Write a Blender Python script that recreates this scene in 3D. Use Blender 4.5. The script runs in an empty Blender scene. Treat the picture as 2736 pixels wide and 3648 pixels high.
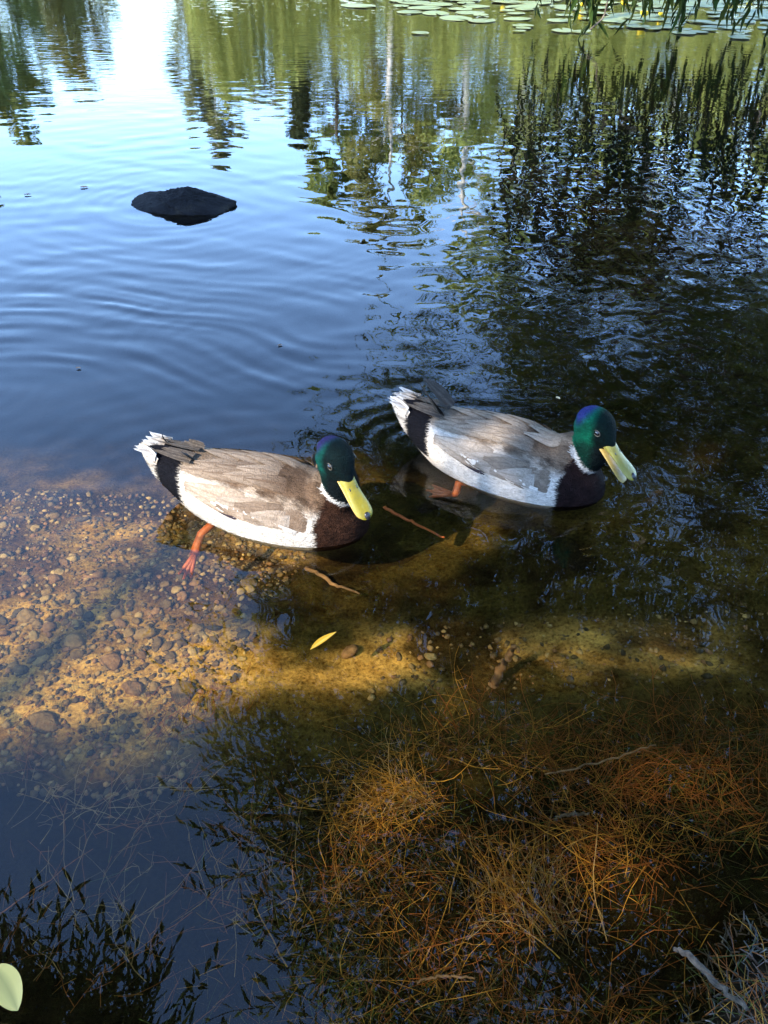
import bpy, bmesh, math, random
import numpy as np
from mathutils import Vector, Matrix
from mathutils.bvhtree import BVHTree

SC = bpy.context.scene
COL = SC.collection
R = math.radians
RNG = np.random.default_rng(7)
random.seed(7)

# ------------------------------------------------------------------ camera
CAM_H = 0.9
PITCH = 38.0
cam = bpy.data.cameras.new('camera')
cam_o = bpy.data.objects.new('camera', cam)
COL.objects.link(cam_o)
cam_o.location = (0, 0, CAM_H)
cam_o.rotation_euler = (R(90 - PITCH), 0, 0)
cam.sensor_fit = 'VERTICAL'
cam.angle = R(65.3)
cam.clip_start = 0.02
cam.clip_end = 4000
SC.camera = cam_o

# ------------------------------------------------------------------ sky and sun
SUN_AZ = Vector((-0.76, -0.65)).normalized()
SUN_EL = R(38)
SUN = Vector((SUN_AZ.x * math.cos(SUN_EL), SUN_AZ.y * math.cos(SUN_EL), math.sin(SUN_EL)))
w = bpy.data.worlds.new('World')
SC.world = w
w.use_nodes = True
wn = w.node_tree
sky = wn.nodes.new('ShaderNodeTexSky')
sky.sky_type = 'NISHITA'
sky.sun_disc = False
sky.sun_elevation = SUN_EL
sky.sun_rotation = math.atan2(SUN_AZ.x, SUN_AZ.y)
sky.air_density = 0.95
sky.dust_density = 0.25
sky.ozone_density = 5.0
wn.links.new(sky.outputs[0], wn.nodes['Background'].inputs[0])
wn.nodes['Background'].inputs[1].default_value = 0.15
sl = bpy.data.lights.new('sun', 'SUN')
sl.energy = 2.0
sl.angle = R(0.5)
sl.color = (1.0, 0.91, 0.77)
sl.cycles.is_caustics_light = True
so = bpy.data.objects.new('sun', sl)
so.rotation_euler = SUN.to_track_quat('Z', 'Y').to_euler()
so.location = SUN * 30
COL.objects.link(so)

vs = SC.view_settings
vs.view_transform = 'Standard'
vs.look = 'None'
vs.exposure = 3.3
vs.gamma = 1.0
vs.use_curve_mapping = False
cy = SC.cycles
cy.use_denoising = True
cy.max_bounces = 10
cy.diffuse_bounces = 3
cy.glossy_bounces = 4
cy.transmission_bounces = 6
cy.transparent_max_bounces = 8
cy.sample_clamp_indirect = 6.0
cy.sample_clamp_direct = 12.0
cy.blur_glossy = 0.3


# ------------------------------------------------------------------ helpers
def smooth(a, b, x):
    t = np.clip((np.asarray(x, float) - a) / (b - a), 0, 1)
    return t * t * (3 - 2 * t)


def _hash(ix, iy, seed):
    n = (ix.astype(np.int64) * 374761393 + iy.astype(np.int64) * 668265263 + seed * 982451653) & 0xffffffff
    n = ((n ^ (n >> 13)) * 1274126177) & 0xffffffff
    return ((n ^ (n >> 16)) & 0xffff) / 65535.0


def vnoise(x, y, seed=0):
    x = np.asarray(x, float); y = np.asarray(y, float)
    ix = np.floor(x); iy = np.floor(y)
    fx = x - ix; fy = y - iy
    fx = fx * fx * (3 - 2 * fx); fy = fy * fy * (3 - 2 * fy)
    a = _hash(ix, iy, seed); b = _hash(ix + 1, iy, seed)
    c = _hash(ix, iy + 1, seed); d = _hash(ix + 1, iy + 1, seed)
    return (a + (b - a) * fx) * (1 - fy) + (c + (d - c) * fx) * fy


def fbm(x, y, seed=0, octv=4):
    s = 0; a = .5; f = 1.0
    for i in range(octv):
        s = s + a * (vnoise(x * f, y * f, seed + i) - .5)
        a *= .5; f *= 2.03
    return s


def mesh_np(name, V, F, mat=None, smooth_on=True, colors=None):
    """numpy verts (n,3) and faces (m,k) to a mesh, with an optional per-vertex colour."""
    V = np.asarray(V, np.float32); F = np.asarray(F, np.int32)
    me = bpy.data.meshes.new(name)
    me.vertices.add(len(V))
    me.vertices.foreach_set('co', V.ravel())
    k = F.shape[1]
    me.loops.add(F.size)
    me.loops.foreach_set('vertex_index', F.ravel())
    me.polygons.add(len(F))
    me.polygons.foreach_set('loop_start', np.arange(0, F.size, k, dtype=np.int32))
    me.polygons.foreach_set('use_smooth', np.full(len(F), smooth_on))
    me.update(calc_edges=True)
    if colors is not None:
        paint(me, colors)
    if mat:
        me.materials.append(mat)
    return me


def paint(me, colors):
    at = me.color_attributes.new('Col', 'FLOAT_COLOR', 'POINT')
    c = np.ones((len(me.vertices), 4), np.float32)
    c[:, :3] = np.clip(np.asarray(colors, np.float32)[:, :3], 0, 1)
    at.data.foreach_set('color', c.ravel())


def link(name, me, parent=None, under=False):
    o = bpy.data.objects.new(name, me)
    COL.objects.link(o)
    if parent:
        o.parent = parent
    if under:
        o.cycles.is_caustics_receiver = True
    return o


def tag(o, label=None, cat=None, group=None, kind=None):
    if label: o['label'] = label
    if cat: o['category'] = cat
    if group: o['group'] = group
    if kind: o['kind'] = kind
    return o


def empty(name, loc=(0, 0, 0), rz=0):
    o = bpy.data.objects.new(name, None)
    o.empty_display_size = .05
    o.location = loc
    o.rotation_euler = (0, 0, rz)
    COL.objects.link(o)
    return o


class Net:
    """small wrapper for building a node material"""
    def __init__(s, name):
        s.m = bpy.data.materials.new(name); s.m.use_nodes = True
        s.n = s.m.node_tree.nodes; s.l = s.m.node_tree.links
        s.b = s.n['Principled BSDF']; s.out = s.n['Material Output']
    def node(s, typ, **kw):
        nd = s.n.new(typ)
        for k, v in kw.items():
            if k.startswith('i_'):
                key = k[2:]
                key = int(key) if key.isdigit() else key.replace('_', ' ')
                nd.inputs[key].default_value = v
            else:
                setattr(nd, k, v)
        return nd
    def link(s, a, b): s.l.new(a, b)
    def noise(s, scale, detail=4, rough=.55, vec=None, dist=0.0):
        nd = s.node('ShaderNodeTexNoise', i_Scale=scale, i_Detail=detail, i_Roughness=rough, i_Distortion=dist)
        if vec is not None: s.link(vec, nd.inputs['Vector'])
        return nd
    def ramp(s, fac, stops):
        r = s.node('ShaderNodeValToRGB')
        els = r.color_ramp.elements
        while len(els) < len(stops): els.new(.5)
        for e, (p, c) in zip(els, stops):
            e.position = p; e.color = (*c, 1) if len(c) == 3 else c
        s.link(fac, r.inputs[0]); return r
    def mix(s, fac, a, b, mode='MIX'):
        m = s.node('ShaderNodeMix', data_type='RGBA', blend_type=mode)
        for sock, v in ((0, fac), (6, a), (7, b)):
            if hasattr(v, 'links'): s.link(v, m.inputs[sock])
            else: m.inputs[sock].default_value = v if sock == 0 else (*v, 1)
        return m.outputs[2]
    def bump(s, h, strength, dist=.01):
        b = s.node('ShaderNodeBump', i_Strength=strength, i_Distance=dist)
        s.link(h, b.inputs['Height']); s.link(b.outputs[0], s.b.inputs['Normal']); return b
    def set(s, **kw):
        for k, v in kw.items(): s.b.inputs[k.replace('_', ' ')].default_value = v


def pos_vec(N):
    return N.node('ShaderNodeNewGeometry').outputs['Position']


# ------------------------------------------------------------------ materials
def make_water():
    N = Net('pond_water')
    N.set(Base_Color=(0.95, 0.80, 0.50, 1), Roughness=0.0, IOR=1.333)
    N.b.inputs['Transmission Weight'].default_value = 1.0
    p = pos_vec(N)                                    # fine wind ripples out on the open pond, none by the shore
    mp = N.node('ShaderNodeMapping'); mp.inputs['Scale'].default_value = (5, 16, 5)
    N.link(p, mp.inputs['Vector'])
    nz = N.noise(1.0, 2, .5, mp.outputs[0])
    sx = N.node('ShaderNodeSeparateXYZ'); N.link(p, sx.inputs[0])
    mr_ = N.node('ShaderNodeMapRange'); N.link(sx.outputs['Y'], mr_.inputs['Value'])
    for k, v in (('From Min', 3.6), ('From Max', 7.0), ('To Min', 0.0), ('To Max', 1.0)): mr_.inputs[k].default_value = v
    mu = N.node('ShaderNodeMath', operation='MULTIPLY')
    N.link(nz.outputs[0], mu.inputs[0]); N.link(mr_.outputs[0], mu.inputs[1])
    N.bump(mu.outputs[0], 1.0, .0022)
    return N.m


def make_bed():
    N = Net('pond_bed_sand')
    p = pos_vec(N)
    n1 = N.noise(3.2, 5, .6, p, .4)
    n2 = N.noise(26, 6, .65, p)
    n3 = N.noise(150, 4, .7, p)
    att = N.node('ShaderNodeAttribute', attribute_name='Col')
    spk = N.ramp(n3.outputs[0], [(.32, (.35, .28, .2)), (.5, (.95, .9, .85)), (.72, (1.5, 1.4, 1.2))])
    bl = N.ramp(n2.outputs[0], [(.3, (.45, .38, .3)), (.55, (1, 1, 1)), (.75, (1.35, 1.25, 1.05))])
    c = N.mix(1.0, att.outputs['Color'], spk.outputs[0], 'MULTIPLY')
    c = N.mix(1.0, c, bl.outputs[0], 'MULTIPLY')
    N.link(c, N.b.inputs['Base Color'])
    N.set(Roughness=.95)
    N.b.inputs['Specular IOR Level'].default_value = .03
    h = N.node('ShaderNodeMath', operation='ADD')
    N.link(n2.outputs[0], h.inputs[0]); N.link(n3.outputs[0], h.inputs[1])
    N.bump(h.outputs[0], .7, .006)
    return N.m


def make_att(name, rough=.7, bump_scale=0, bump=0.0, trans=0.0, spec=.4, vary=0.0, vscale=60):
    """material whose colour is the thing's own vertex colour with grain on top"""
    N = Net(name)
    att = N.node('ShaderNodeAttribute', attribute_name='Col')
    c = att.outputs['Color']
    p = pos_vec(N)
    if vary:
        n = N.noise(vscale, 5, .65, p)
        rm = N.ramp(n.outputs[0], [(.3, (1 - vary,) * 3), (.7, (1 + vary,) * 3)])
        c = N.mix(1.0, c, rm.outputs[0], 'MULTIPLY')
    N.link(c, N.b.inputs['Base Color'])
    N.set(Roughness=rough)
    N.b.inputs['Specular IOR Level'].default_value = spec
    if bump:
        n = N.noise(bump_scale, 4, .6, p)
        N.bump(n.outputs[0], bump, .01)
    if trans:
        tr = N.node('ShaderNodeBsdfTranslucent')
        N.link(c, tr.inputs['Color'])
        mx = N.node('ShaderNodeMixShader', i_0=trans)
        N.link(N.b.outputs[0], mx.inputs[1]); N.link(tr.outputs[0], mx.inputs[2])
        N.link(mx.outputs[0], N.out.inputs[0])
    return N.m


def make_plain(name, col, rough=.6, vary=.25, vscale=40, bump=0., spec=.4, coat=0.):
    N = Net(name)
    tc = N.node('ShaderNodeTexCoord')
    n = N.noise(vscale, 5, .6, tc.outputs['Object'])
    lo = tuple(max(0, v * (1 - vary)) for v in col); hi = tuple(min(1, v * (1 + vary)) for v in col)
    rm = N.ramp(n.outputs[0], [(.3, lo), (.7, hi)])
    N.link(rm.outputs[0], N.b.inputs['Base Color'])
    N.set(Roughness=rough)
    N.b.inputs['Specular IOR Level'].default_value = spec
    if coat:
        N.b.inputs['Coat Weight'].default_value = coat; N.b.inputs['Coat Roughness'].default_value = .12
    if bump: N.bump(n.outputs[0], bump, .004)
    return N.m


def make_plumage():
    N = Net('plumage')
    tc = N.node('ShaderNodeTexCoord')
    att = N.node('ShaderNodeAttribute', attribute_name='Col')
    mp = N.node('ShaderNodeMapping'); mp.inputs['Scale'].default_value = (60, 260, 260)
    N.link(tc.outputs['Object'], mp.inputs['Vector'])
    n = N.noise(1.0, 4, .6, mp.outputs[0], 1.2)
    mp2 = N.node('ShaderNodeMapping'); mp2.inputs['Scale'].default_value = (330, 120, 120)
    N.link(tc.outputs['Object'], mp2.inputs['Vector'])
    n2 = N.noise(1.0, 2, .5, mp2.outputs[0], 2.5)
    rm = N.ramp(n.outputs[0], [(.3, (.68,) * 3), (.65, (1.14,) * 3)])
    rm2 = N.ramp(n2.outputs[0], [(.35, (.88,) * 3), (.65, (1.05,) * 3)])
    c = N.mix(1.0, att.outputs['Color'], rm.outputs[0], 'MULTIPLY')
    c = N.mix(1.0, c, rm2.outputs[0], 'MULTIPLY')
    N.link(c, N.b.inputs['Base Color'])
    N.set(Roughness=.7)
    N.b.inputs['Specular IOR Level'].default_value = .05
    ad = N.node('ShaderNodeMath', operation='ADD')
    N.link(n.outputs[0], ad.inputs[0]); N.link(n2.outputs[0], ad.inputs[1])
    N.bump(ad.outputs[0], .8, .004)
    return N.m


def make_rock():
    N = Net('dark_rock')
    tc = N.node('ShaderNodeTexCoord')
    n = N.noise(9, 8, .7, tc.outputs['Object'], .6)
    n2 = N.noise(55, 5, .7, tc.outputs['Object'])
    rm = N.ramp(n.outputs[0], [(.3, (.0035, .0035, .0045)), (.55, (.009, .009, .010)), (.75, (.028, .024, .018))])
    N.link(rm.outputs[0], N.b.inputs['Base Color'])
    N.set(Roughness=.9)
    N.b.inputs['Specular IOR Level'].default_value = .12
    ad = N.node('ShaderNodeMath', operation='ADD')
    N.link(n.outputs[0], ad.inputs[0]); N.link(n2.outputs[0], ad.inputs[1])
    N.bump(ad.outputs[0], .9, .012)
    return N.m


M = {}
M['water'] = make_water()
M['bed'] = make_bed()
M['stone'] = make_att('bed_stone', .85, 90, .5, spec=.08, vary=.45, vscale=70)
M['weed'] = make_att('water_weed', .7, spec=.1, vary=.2)
M['leaf'] = make_att('willow_leaf', .6, trans=.62, spec=.2)
M['fallen'] = make_att('fallen_leaf', .45, trans=.1, spec=.25)
M['spray'] = make_att('spray_leaf', .75, trans=.25, spec=.08)
M['crown'] = make_att('tree_crown', .6, trans=.55, spec=.2)
M['bark'] = make_plain('bark', (.09, .07, .05), .9, .5, 14, .8)
M['birch'] = make_plain('birch_bark', (.55, .52, .47), .8, .45, 5, .4)
M['plumage'] = make_plumage()
M['bill'] = make_att('bill_horn', .32, 160, .12, spec=.25, vary=.12, vscale=90)
M['eye'] = make_plain('eye', (.006, .004, .003), .05, .1, 40, spec=.8)
M['lid'] = make_plain('eyelid', (.035, .028, .016), .6)
M['leg'] = make_plain('leg_skin', (.34, .085, .022), .45, .25, 150, .5)
M['rock'] = make_rock()
M['pad'] = make_att('lily_pad', .32, 30, .15, spec=.5, vary=.15, vscale=9)
M['petal'] = make_plain('lily_petal', (.85, .55, .02), .5, .15, 60)
M['stem'] = make_plain('lily_stem', (.10, .16, .04), .6)
M['stick'] = make_plain('drowned_wood', (.13, .075, .035), .8, .5, 60, .8)
M['palewood'] = make_plain('pale_wood', (.062, .045, .029), .9, .6, 120, 1.0)
M['debris'] = make_att('mud_debris', .3, spec=.6)


# ------------------------------------------------------------------ ground: one sheet, pond bed and banks
def shore_y(x):
    s = .05 + .46 * smooth(.10, .42, x) + .55 * np.clip(x - 1.1, 0, 8)
    return s + .04 * np.sin(7 * x + .5)


def ground_z(x, y):
    x = np.asarray(x, float); y = np.asarray(y, float)
    s = y - shore_y(x)
    d = .045 + .125 * np.clip(s, 0, 1.15) + .27 * np.clip(s - 1.05, 0, 3.2)
    z = np.where(s > 0, -d, -.045 - np.maximum(s, -2.2) * .40)
    # sandbar hummocks glimpsed on the right
    for (hx, hy, r, top) in ((1.05, 2.9, .42, -.13), (.75, 3.7, .4, -.2), (.42, 1.14, .16, -.12)):
        g = np.exp(-((x - hx) ** 2 + ((y - hy) * 1.7) ** 2) / r ** 2)
        z = np.where(s > 0, z + g * (np.maximum(top, z) - z), z)
    # banks around the pond
    far = smooth(27, 32, y - .05 * x)
    left = smooth(-9.5, -12.5, x + .25 * np.clip(y - 12, -20, 40) * -0.35)
    right = smooth(9, 13, x - .12 * y)
    b = np.maximum(np.maximum(far, left), right)
    z = z * (1 - b) + b * (.45 + .8 * fbm(x * .07, y * .07, 5))
    rough = smooth(.0, .2, s) * .5 + .5
    z = z + .030 * fbm(x * 5, y * 5, 2, 4) * rough * (1 - b) + .016 * fbm(x * 22, y * 22, 9, 3) * smooth(5, 2, y)
    return z


def grid_axis(lo, hi, fine_lo, fine_hi, step, grow=1.12):
    a = list(np.arange(fine_lo, fine_hi, step))
    v, d = fine_hi, step
    while v < hi:
        a.append(v); d *= grow; v += d
    a.append(hi)
    v, d = fine_lo - step, step
    pre = []
    while v > lo:
        pre.append(v); d *= grow; v -= d
    pre.append(lo)
    return np.array(pre[::-1] + a)


gx = grid_axis(-600, 600, -.95, 1.05, .0095, 1.10)
gy = grid_axis(-300, 900, .15, 1.60, .0095, 1.10)
X, Y = np.meshgrid(gx, gy)
Z = ground_z(X, Y)
nx, ny = len(gx), len(gy)
V = np.stack([X, Y, Z], -1).reshape(-1, 3)
idx = np.arange(nx * ny).reshape(ny, nx)
F = np.stack([idx[:-1, :-1], idx[:-1, 1:], idx[1:, 1:], idx[1:, :-1]], -1).reshape(-1, 4)
x, y, z = V.T
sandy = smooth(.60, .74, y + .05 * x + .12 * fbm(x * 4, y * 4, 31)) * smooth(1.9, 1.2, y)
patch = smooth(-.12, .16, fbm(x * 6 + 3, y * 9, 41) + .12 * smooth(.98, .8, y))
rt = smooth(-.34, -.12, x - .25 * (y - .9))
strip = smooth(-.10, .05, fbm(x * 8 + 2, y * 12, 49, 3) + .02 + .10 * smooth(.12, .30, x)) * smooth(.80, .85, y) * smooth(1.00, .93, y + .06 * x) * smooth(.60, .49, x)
sandy = sandy * (1 - rt * (1 - strip) * .92)  # bed right of the near duck painted dark, its cast shadow included
sandy = sandy * (1 - .88 * np.exp(-((x + .12) ** 2 + ((y - .95) * .9) ** 2) / .105 ** 2))  # sand painted dark where the willow's dark reflection falls
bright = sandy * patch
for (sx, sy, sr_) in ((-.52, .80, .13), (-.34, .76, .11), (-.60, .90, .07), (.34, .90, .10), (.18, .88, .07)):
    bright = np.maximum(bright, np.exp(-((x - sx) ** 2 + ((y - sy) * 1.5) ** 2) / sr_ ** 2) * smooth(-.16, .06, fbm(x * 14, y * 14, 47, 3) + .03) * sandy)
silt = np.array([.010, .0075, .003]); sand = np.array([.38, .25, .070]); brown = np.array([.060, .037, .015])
moss = np.array([.022, .019, .004]) * smooth(-.05, .14, fbm(x * 11, y * 11, 141, 4) + .06)[:, None]  # olive moss mottling, also standing in for leaf reflections
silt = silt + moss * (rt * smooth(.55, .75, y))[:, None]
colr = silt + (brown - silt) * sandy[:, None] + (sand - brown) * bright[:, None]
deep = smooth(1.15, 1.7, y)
colr = colr * (1 - deep[:, None]) + np.array([.0025, .002, .0012]) * deep[:, None]  # far bed painted near black in place of light lost in deep water
for (hx, hy, r) in ((1.05, 2.9, .42), (.75, 3.7, .4)):
    g = np.exp(-((x - hx) ** 2 + ((y - hy) * 1.7) ** 2) / r ** 2)[:, None]
    colr = colr * (1 - g) + np.array([.025, .013, .006]) * g
land = smooth(-.01, .05, z)[:, None]
mud = np.array([.028, .022, .018])
grass = np.array([.07, .09, .025])
farl = smooth(2.5, 5, np.hypot(x, y))[:, None]
colr = colr * (1 - land) + land * (mud * (1 - farl) + grass * farl)
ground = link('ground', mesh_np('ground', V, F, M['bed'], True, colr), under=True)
tag(ground, 'sandy brown pond bed rising into muddy and grassy banks', None, None, 'structure')


def pix(px, py):
    """where the line of sight through that place of the photograph meets the water"""
    f = 1726.0
    xc, yc = (px - 829.5) / f, (1106 - py) / f
    c, s = math.cos(R(PITCH)), math.sin(R(PITCH))
    t = CAM_H / (s - c * yc)
    return xc * t, (c + s * yc) * t


def under(px, py):
    """bed point seen through the water at that place (straight sight line bent at the surface)"""
    x_, y_ = pix(px, py)
    v = Vector((x_, y_, -CAM_H)).normalized()
    n_ = Vector((0, 0, 1)); eta = 1 / 1.333; ci = -v.dot(n_)
    tt = v * eta + n_ * (eta * ci - math.sqrt(1 - eta * eta * (1 - ci * ci)))
    q = Vector((x_, y_, 0))
    for _ in range(8):
        gz = float(ground_z(q.x, q.y)); q = Vector((x_, y_, 0)) + tt * (gz / tt.z)
    return q.x, q.y


# ------------------------------------------------------------------ ducks' places (needed by the ripples)
DUCK_A = dict(x=-.198, y=1.150, a=-.293, S=.95)
DUCK_B = dict(x=.250, y=1.278, a=-.443, S=.96)

# ------------------------------------------------------------------ water with real ripples
def hull_dist(x, y, D, ax=.20, bx=.085):
    dx, dy = x - D['x'], y - D['y']
    ca, sa = math.cos(D['a']), math.sin(D['a'])
    u = dx * ca + dy * sa; v = -dx * sa + dy * ca
    r = np.sqrt((u / ax) ** 2 + (v / bx) ** 2) + 1e-6
    return (r - 1) * np.sqrt(u * u + v * v) / r, u, v


def water_rows():
    ys = [-.7]
    while ys[-1] < 36:
        yv = ys[-1]
        st = .00135 * (yv * yv + .81) / .9 if yv > .2 else .012
        st = max(st, .0032) if yv > .2 else .012
        ys.append(yv + min(st, .6))
    return np.array(ys)


wy = water_rows()
u = np.linspace(-1, 1, 640)
U, WY = np.meshgrid(u, wy)
WX = U * (.75 + .62 * np.maximum(WY, 0)) + .05 * np.maximum(WY, 0)
cell = np.gradient(wy)[:, None] * np.ones_like(WX)

wr = np.random.default_rng(11)
H = np.zeros_like(WX)


def add_set(n, lam0, lam1, slope, mask, ang0=0., spread=math.pi, warp=0.0):
    global H
    acc = np.zeros_like(WX)
    wxx = WX + warp * fbm(WX * 1.3, WY * 1.3, 71, 3); wyy = WY + warp * fbm(WX * 1.3 + 9, WY * 1.3, 77, 3)
    for i in range(n):
        lam = math.exp(wr.uniform(math.log(lam0), math.log(lam1)))
        k = 2 * math.pi / lam
        a = ang0 + wr.uniform(-spread, spread)
        ph = wr.uniform(0, 6.283)
        lod = smooth(.55 * lam, .26 * lam, cell)
        acc += lod * math.sqrt(2.0 / n) / k * np.sin(k * (wxx * math.cos(a) + wyy * math.sin(a)) + ph)
    H += acc * slope * mask


patchy = .35 + 1.3 * smooth(-.15, .2, fbm(WX * 1.1, WY * .9, 51))
calm = smooth(.75, 1.5, WY)
rightz = smooth(-.15, .35, WX - .06 * WY) * smooth(1.0, 1.7, WY)
add_set(28, .048, .115, 1.0, .001 + .012 * smooth(.7, 1.0, WY) * smooth(1.6, 1.2, WY) * smooth(.1, -.1, WX) + .014 * rightz * smooth(5.5, 2.5, WY) * (.5 + .5 * patchy))
add_set(22, .09, .22, 1.0, (.0025 + .005 * calm * smooth(7, 2.5, WY)) * patchy, math.pi / 2, .7, .25)
add_set(18, .25, .55, 1.0, .0018 * calm * (.6 + .4 * patchy), math.pi / 2, .6, .2)
add_set(14, .6, 1.6, 1.0, .0008 * smooth(2.5, 5, WY), math.pi / 2, .5)
add_set(10, .055, .11, 1.0, .011 * smooth(.15, -.25, WX) * smooth(1.3, 1.7, WY) * smooth(2.9, 2.1, WY) * patchy, math.pi / 2 - .25, .28, .45)
# wakes hugging the ducks
for D, amp, rear in ((DUCK_A, .040, .9), (DUCK_B, .055, .9)):
    d, uu, vv = hull_dist(WX, WY, D)
    dd = np.maximum(d, 0)
    lam = .040 + .03 * dd
    env = np.exp(-dd / .22) * smooth(-.005, .05, d) * (.35 + .65 * smooth(.12, -.15, uu)) * (.30 + .70 * smooth(-.05, .05, vv))
    env *= .55 + .9 * smooth(-.2, .2, fbm(WX * 7, WY * 7, 61))
    H += amp * lam / 6.283 * env * smooth(.5 * lam, .25 * lam, cell) * np.sin(6.283 * (dd + .055 * fbm(WX * 4, WY * 4, 63)) / lam)
# rings round the rock and from spots where the birds passed
for (cx, cy_, r0, lam, amp, dec) in ((-.735, 2.97, .20, .065, .016, .5), (-.80, 2.12, .02, .060, .012, .35), (-.45, 1.85, .02, .05, .012, .33),
                                     (-.95, 1.6, .02, .055, .012, .35), (.18, 1.95, .02, .055, .016, .4), (.75, 1.75, .02, .05, .030, .4)):
    rr = np.hypot(WX - cx, (WY - cy_) * 1.0) - r0
    rp = np.maximum(rr, 0)
    ph = 6.283 * (rp + .16 * fbm(WX * 2.2, WY * 2.2, 67 + int(cx * 10))) / lam
    H += amp * lam / 6.283 * np.exp(-rp / dec) * smooth(-.02, .04, rr) * smooth(.5 * lam, .25 * lam, cell) * np.sin(ph) * (.4 + .8 * smooth(-.2, .2, fbm(WX * 3, WY * 3, int(cx * 10) + 90)))

nyw, nxw = WX.shape
V = np.stack([WX, WY, H], -1).reshape(-1, 3)
idx = np.arange(nxw * nyw).reshape(nyw, nxw)
F = np.stack([idx[:-1, :-1], idx[:-1, 1:], idx[1:, 1:], idx[1:, :-1]], -1).reshape(-1, 4)
water = link('pond_water', mesh_np('pond_water', V, F, M['water']))
water.cycles.is_caustics_caster = True
tag(water, 'dark rippled pond water reflecting blue sky and green trees', None, None, 'structure')


# ------------------------------------------------------------------ rock
def make_boulder():
    bm = bmesh.new()
    bmesh.ops.create_icosphere(bm, subdivisions=6, radius=1)
    n = np.array([v.co for v in bm.verts])
    # planes cut the ball into a facetted boulder with a ridge
    planes = [((-.42, -.30, .85), .40), ((.50, -.25, .82), .46), ((0, -.90, .45), .62), ((.15, .9, .4), .75), ((-.20, .35, .9), .44),
              ((.95, -.1, .2), .88), ((.35, .3, .88), .48), ((.22, -.70, .66), .52), ((-.1, -.75, .65), .50)]
    r = np.ones(len(n))
    for pn, dd in planes:
        pn = np.array(pn); pn /= np.linalg.norm(pn)
        dt = n @ pn
        lim = np.where(dt > .05, dd / np.maximum(dt, .05), 9)
        r = np.minimum(r, lim)
    r += .16 * fbm(n[:, 0] * 3 + 5 * n[:, 2], n[:, 1] * 3, 21, 5) + .06 * fbm(n[:, 0] * 12, n[:, 2] * 12 + n[:, 1] * 9, 22, 3)
    P = n * r[:, None] * np.array([.195, .13, .12])
    for v, c in zip(bm.verts, P): v.co = c
    me = bpy.data.meshes.new('rock'); bm.to_mesh(me); bm.free()
    me.polygons.foreach_set('use_smooth', [True] * len(me.polygons))
    me.materials.append(M['rock'])
    return me


rock = link('rock', make_boulder(), under=True)
rock.location = (-.72, 2.93, .006)
rock.rotation_euler = (0, 0, R(-8))
tag(rock, 'dark grey boulder with ridged top rising from the blue water', 'rock')


# ------------------------------------------------------------------ mallards
def ring(cx, zt, zb, hw, n=40, e=2.3):
    th = np.linspace(0, 2 * math.pi, n, endpoint=False)
    c, s = np.cos(th), np.sin(th)
    yy = hw * np.sign(c) * np.abs(c) ** (2 / e)
    zz = (zt + zb) / 2 + (zt - zb) / 2 * np.sign(s) * np.abs(s) ** (2 / e)
    return np.stack([np.full(n, cx), yy, zz], -1)


def interp_stations(st, n):
    st = np.array(st, float)
    t = np.linspace(0, 1, len(st)); tt = np.linspace(0, 1, n)
    # Catmull-Rom through the stations
    out = []
    for v in tt:
        f = v * (len(st) - 1); i = min(int(f), len(st) - 2); u_ = f - i
        p0 = st[max(i - 1, 0)]; p1 = st[i]; p2 = st[i + 1]; p3 = st[min(i + 2, len(st) - 1)]
        out.append(.5 * ((2 * p1) + (-p0 + p2) * u_ + (2 * p0 - 5 * p1 + 4 * p2 - p3) * u_ ** 2 + (-p0 + 3 * p1 - 3 * p2 + p3) * u_ ** 3))
    return np.array(out)


def loft(rings):
    k = len(rings[0]); V = np.concatenate(rings)
    F = []
    for i in range(len(rings) - 1):
        for j in range(k):
            a = i * k + j; b = i * k + (j + 1) % k
            F.append((a, b, b + k, a + k))
    c0 = len(V); c1 = c0 + 1
    V = np.concatenate([V, [rings[0].mean(0)], [rings[-1].mean(0)]])
    for j in range(k):
        F.append((c0, (j + 1) % k, j)); o = (len(rings) - 1) * k
        F.append((c1, o + j, o + (j + 1) % k))
    return V, F


BODY = [(-.266, .121, .104, .008), (-.250, .123, .082, .022), (-.228, .121, .054, .036), (-.195, .116, .024, .047), (-.150, .113, -.008, .061), (-.09, .115, -.034, .076),
        (-.03, .117, -.052, .087), (.03, .113, -.058, .089), (.085, .103, -.054, .083), (.125, .090, -.046, .070), (.155, .072, -.032, .052), (.176, .050, -.012, .032), (.186, .030, .010, .010)]
HEAD = [(-.040, .003, -.008, .004), (-.036, .014, -.016, .013), (-.026, .026, -.024, .0215), (-.010, .033, -.029, .0265), (.006, .034, -.028, .0270),
        (.020, .028, -.025, .0240), (.031, .018, -.021, .0185), (.040, .008, -.018, .0135), (.047, .000, -.0155, .0100), (.051, -.005, -.012, .006)]


def head_matrix(sp):
    m = Matrix.Translation(Vector(sp['head'])) @ Matrix.Rotation(sp['yaw'], 4, 'Z') @ Matrix.Rotation(sp['pitch'], 4, 'Y') @ Matrix.Rotation(sp.get('roll', 0), 4, 'X')
    return m @ Matrix.Scale(sp.get('hs', 1.08), 4)


def xf(m, P):
    A = np.array(m)
    return P @ A[:3, :3].T + A[:3, 3]


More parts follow.
